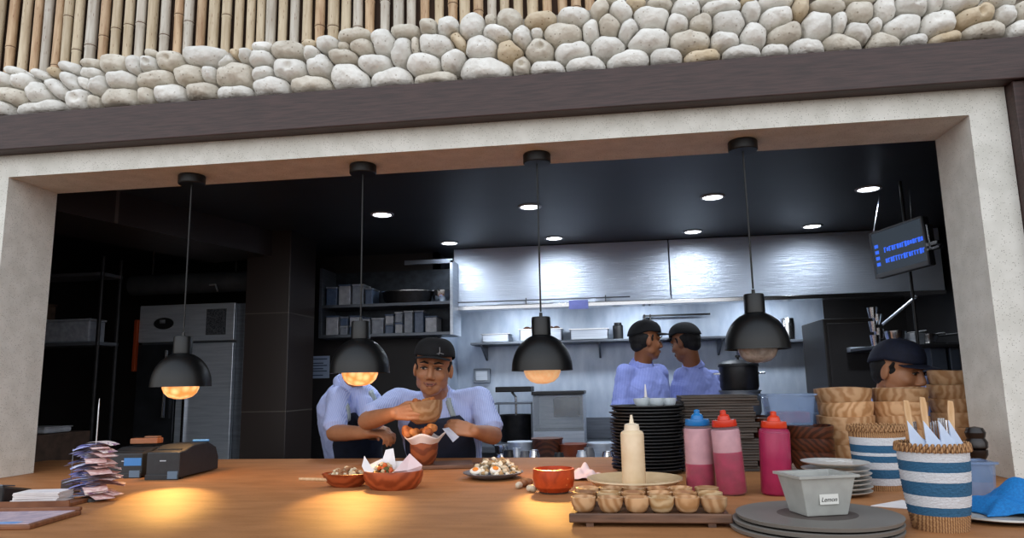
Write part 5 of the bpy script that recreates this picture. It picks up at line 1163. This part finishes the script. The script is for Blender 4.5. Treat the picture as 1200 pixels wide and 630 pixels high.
    return t
def RM(yaw, pitch, roll=0): return Matrix.Rotation(R(yaw), 3, 'Z') @ Matrix.Rotation(R(pitch), 3, 'X') @ Matrix.Rotation(R(roll), 3, 'Y')
# chef finishing two bowls
Hc = at(508, 431, 3.36); Nc = at(511, 461, 3.47)
cw = dict(H=Hc, M=RM(7, 5, 5), s=1.12, N=Nc, P=V(Nc.x + .02, 3.66, .90), SL=at(562, 466, 3.50), SR=at(466, 468, 3.46), EL=at(578, 510, 3.36), WL=at(556, 505, 3.10),
          ER=at(430, 493, 3.22), WR=at(463, 484, 2.975), w=1.08, shirt=m_shirt, cap=m_cap, apron=(-.5, .84), emblem=True, vx=.0045, skin=m_skin, hands=[])
# right hand closes on the bowl's near left side, left hand pinches a paper
cw['hands'] = [((cw['WR'], V(.93, -.36, .06), V(.3, 1, -.1), V(0, .1, 1)), dict(curl=(.18, .30, .30), k=.92, spread=.08, th=(.8, .4))),
               ((cw['WL'], V(-.95, -.10, .22), V(-.2, .9, -.5), V(-.1, -.3, 1)), dict(curl=(.35, .6, .5), k=.95, spread=.1, th=(.8, .8)))]
person('person in black cap, pale blue shirt and navy apron holding a wooden bowl', cw)
pp2 = at(528, 509, 3.04)
one('paper_scrap', MB().add([(-.036, 0, .026), (-.006, -.006, .030), (.036, .004, -.010), (.008, .01, -.032)], [(0, 1, 2, 3)]), m_nap, 'white paper sheet pinched between the chef\'s fingers', 'paper', loc=pp2, solid=.0015)
# assistant leaning in, face behind the lamp
Ha = at(420, 424, 3.62); Na = at(408, 450, 3.70)
ca = dict(H=Ha, M=RM(40, 35, 0), s=.98, N=Na, P=V(Na.x - .06, 3.98, .92), SL=at(425, 462, 3.72), SR=at(396, 466, 3.62), EL=at(436, 506, 3.66), WL=at(452, 506, 3.45), ER=at(392, 507, 3.50), WR=at(432, 507, 3.30),
          w=.92, shirt=m_shirt, cap=m_cap, apron=(-.5, .82), skin=m_skin, vx=.006, hands=[])
ca['hands'] = [((ca['WR'], V(1, -.25, .0), V(.1, .2, -1), V(.1, 1, .2)), dict(curl=(.5, .7, .5), k=.9)), ((ca['WL'], V(.6, -1, -.1), V(-.3, .1, -1), V(-1, -.2, 0)), dict(curl=(.5, .7, .5), k=.9))]
person('person in pale blue shirt leaning in, face hidden behind a lit pendant lamp', ca)
# two cooks conferring by the steel wall
Hb = at(757, 399, 4.52); Nb = at(752, 428, 4.56)
cb1 = dict(H=Hb, M=RM(108, 4, 0), s=1.0, N=Nb, P=V(Nb.x, 4.66, .92), SL=at(776, 436, 4.38), SR=at(730, 436, 4.60), EL=V(0, 0, 0), WL=V(0, 0, 0), ER=at(727, 480, 4.60), WR=at(735, 506, 4.41), w=.95, shirt=m_shirt2, cap=m_cap, skin=m_skind, vx=.007, sleeve=.80)
cb1['SL'], cb1['SR'] = at(733, 437, 4.48), at(772, 437, 4.70)   # back three-quarters to us: left shoulder nearer the plates
cb1['EL'], cb1['WL'] = at(727, 482, 4.46), at(748, 512, 4.61); cb1['ER'], cb1['WR'] = at(776, 480, 4.81), at(785, 505, 4.96)
cb1['hands'] = [((cb1['WL'], V(.5, .6, -.3), V(.5, 0, -.8), V(.2, 1, 0)), dict(curl=(.3, .4, .3))), ((cb1['WR'], V(.3, .9, -.3), V(0, 0, -1), V(-1, 0, 0)), dict(curl=(.3, .4, .3)))]
t1 = person('person in black cap and blue shirt seen in profile facing the other cook', cb1)
obj('wristwatch', MB().tube([cb1['EL'].lerp(cb1['WL'], .06) + V(-.01, -.02, .0), cb1['EL'].lerp(cb1['WL'], .14) + V(-.01, -.02, 0)], .046, 18), m_black, t1, smooth=True, world=True)
Hd = at(803, 401, 4.94); Nd = at(812, 430, 4.98)
cb2 = dict(H=Hd, M=RM(-128, 14, 0), s=1.05, N=Nd, P=V(Nd.x + .03, 4.99, .92), SL=at(836, 444, 5.00), SR=at(796, 442, 5.12), w=.95, shirt=m_shirt2, cap=m_cap, skin=m_skind, vx=.007, sleeve=.8)
cb2['SR'], cb2['SL'] = at(836, 443, 5.08), at(800, 441, 4.92)
cb2['SL'], cb2['SR'] = cb2['SL'], cb2['SR']
cb2['EL'], cb2['WL'] = at(797, 484, 4.90), at(788, 505, 5.07); cb2['ER'], cb2['WR'] = at(844, 486, 5.14), at(838, 508, 5.32)
cb2['hands'] = [((cb2['WL'], V(-.3, .8, -.3), V(0, 0, -1), V(1, 0, 0)), dict(curl=(.3, .4, .3))), ((cb2['WR'], V(-.2, .9, -.3), V(0, 0, -1), V(-1, 0, 0)), dict(curl=(.3, .4, .3)))]
t2 = person('person in black cap and blue shirt with back turned, between cook and dark pots', cb2)
# worker behind the bowl stacks
Hw = at(1053, 433, 3.38); Nw = at(1040, 470, 3.55)
cw2 = dict(H=Hw, drop=.016, M=RM(40, 14, 0), s=1.13, N=Nw, P=V(Nw.x - .02, 3.62, .84), SL=at(1082, 490, 3.62), SR=at(1015, 492, 3.50), w=.9, shirt=m_shirt, cap=m_capn, skin=m_skin, vx=.0055, low=.0)
cw2['SL'], cw2['SR'] = at(1068, 492, 3.66), at(1026, 492, 3.44)
cw2['EL'], cw2['WL'] = at(1080, 512, 3.70), at(1090, 508, 3.54); cw2['ER'], cw2['WR'] = at(1040, 512, 3.56), at(1065, 508, 3.50)
cw2['EL'].z = max(cw2['EL'].z, 1.10); 
cw2['hands'] = [((cw2['WL'], V(.5, -.5, -.2), V(0, 0, -1), V(-1, 0, 0)), dict(curl=(.3, .5, .4))), ((cw2['WR'], V(.8, -.3, 0), V(0, 0, -1), V(0, 1, 0)), dict(curl=(.3, .5, .4)))]
person('person in navy cap looking down behind the stacked wooden bowls', cw2)

hc = at(1084, 440, 3.80)
m = MB().grid(lambda u, v: (hc.x + (u - .5) * .085, 3.86 + .008 * math.sin(u * 14), hc.z - .30 * v), 16, 12)
one('hanging_cloth', m, m_shirt, 'pale blue cloth hanging beside the face of the worker in navy cap', 'cloth', smooth=True, solid=.004, sharp=0)
# ================= light =================
w = bpy.data.worlds.new('sky'); sc.world = w; w.use_nodes = True; nt = w.node_tree; bg = nt.nodes['Background']
tc = nt.nodes.new('ShaderNodeTexCoord'); sx = nt.nodes.new('ShaderNodeSeparateXYZ'); rp = nt.nodes.new('ShaderNodeValToRGB')
nt.links.new(tc.outputs['Generated'], sx.inputs[0]); mr = nt.nodes.new('ShaderNodeMapRange'); mr.inputs['From Min'].default_value = -1
nt.links.new(sx.outputs['Z'], mr.inputs['Value']); nt.links.new(mr.outputs[0], rp.inputs['Fac']); 
mf = nt.nodes.new('ShaderNodeMapRange'); mf.inputs['From Min'].default_value = -1; mf.inputs['From Max'].default_value = .5; mf.inputs['To Min'].default_value = 1.0; mf.inputs['To Max'].default_value = .12
nt.links.new(sx.outputs['Y'], mf.inputs['Value']); vm = nt.nodes.new('ShaderNodeVectorMath'); vm.operation = 'SCALE'
nt.links.new(rp.outputs['Color'], vm.inputs[0]); nt.links.new(mf.outputs[0], vm.inputs['Scale']); nt.links.new(vm.outputs[0], bg.inputs['Color'])
e = rp.color_ramp.elements; e[0].position = .46; e[0].color = (.10, .09, .08, 1); e[1].position = .52; e[1].color = (1.0, 1.0, 1.0, 1)
x = e.new(1.0); x.color = (.62, .72, .86, 1)
bg.inputs['Strength'].default_value = SKY
sc.view_settings.view_transform = 'Standard'; sc.view_settings.look = 'None'; sc.view_settings.gamma = 1; sc.view_settings.exposure = EXPO
sc.view_settings.use_curve_mapping = False
sc.cycles.max_bounces = 8; sc.cycles.diffuse_bounces = 4; sc.cycles.glossy_bounces = 4; sc.cycles.transmission_bounces = 6; sc.cycles.transparent_max_bounces = 12
sc.cycles.sample_clamp_indirect = 4; sc.cycles.caustics_reflective = False; sc.cycles.caustics_refractive = False
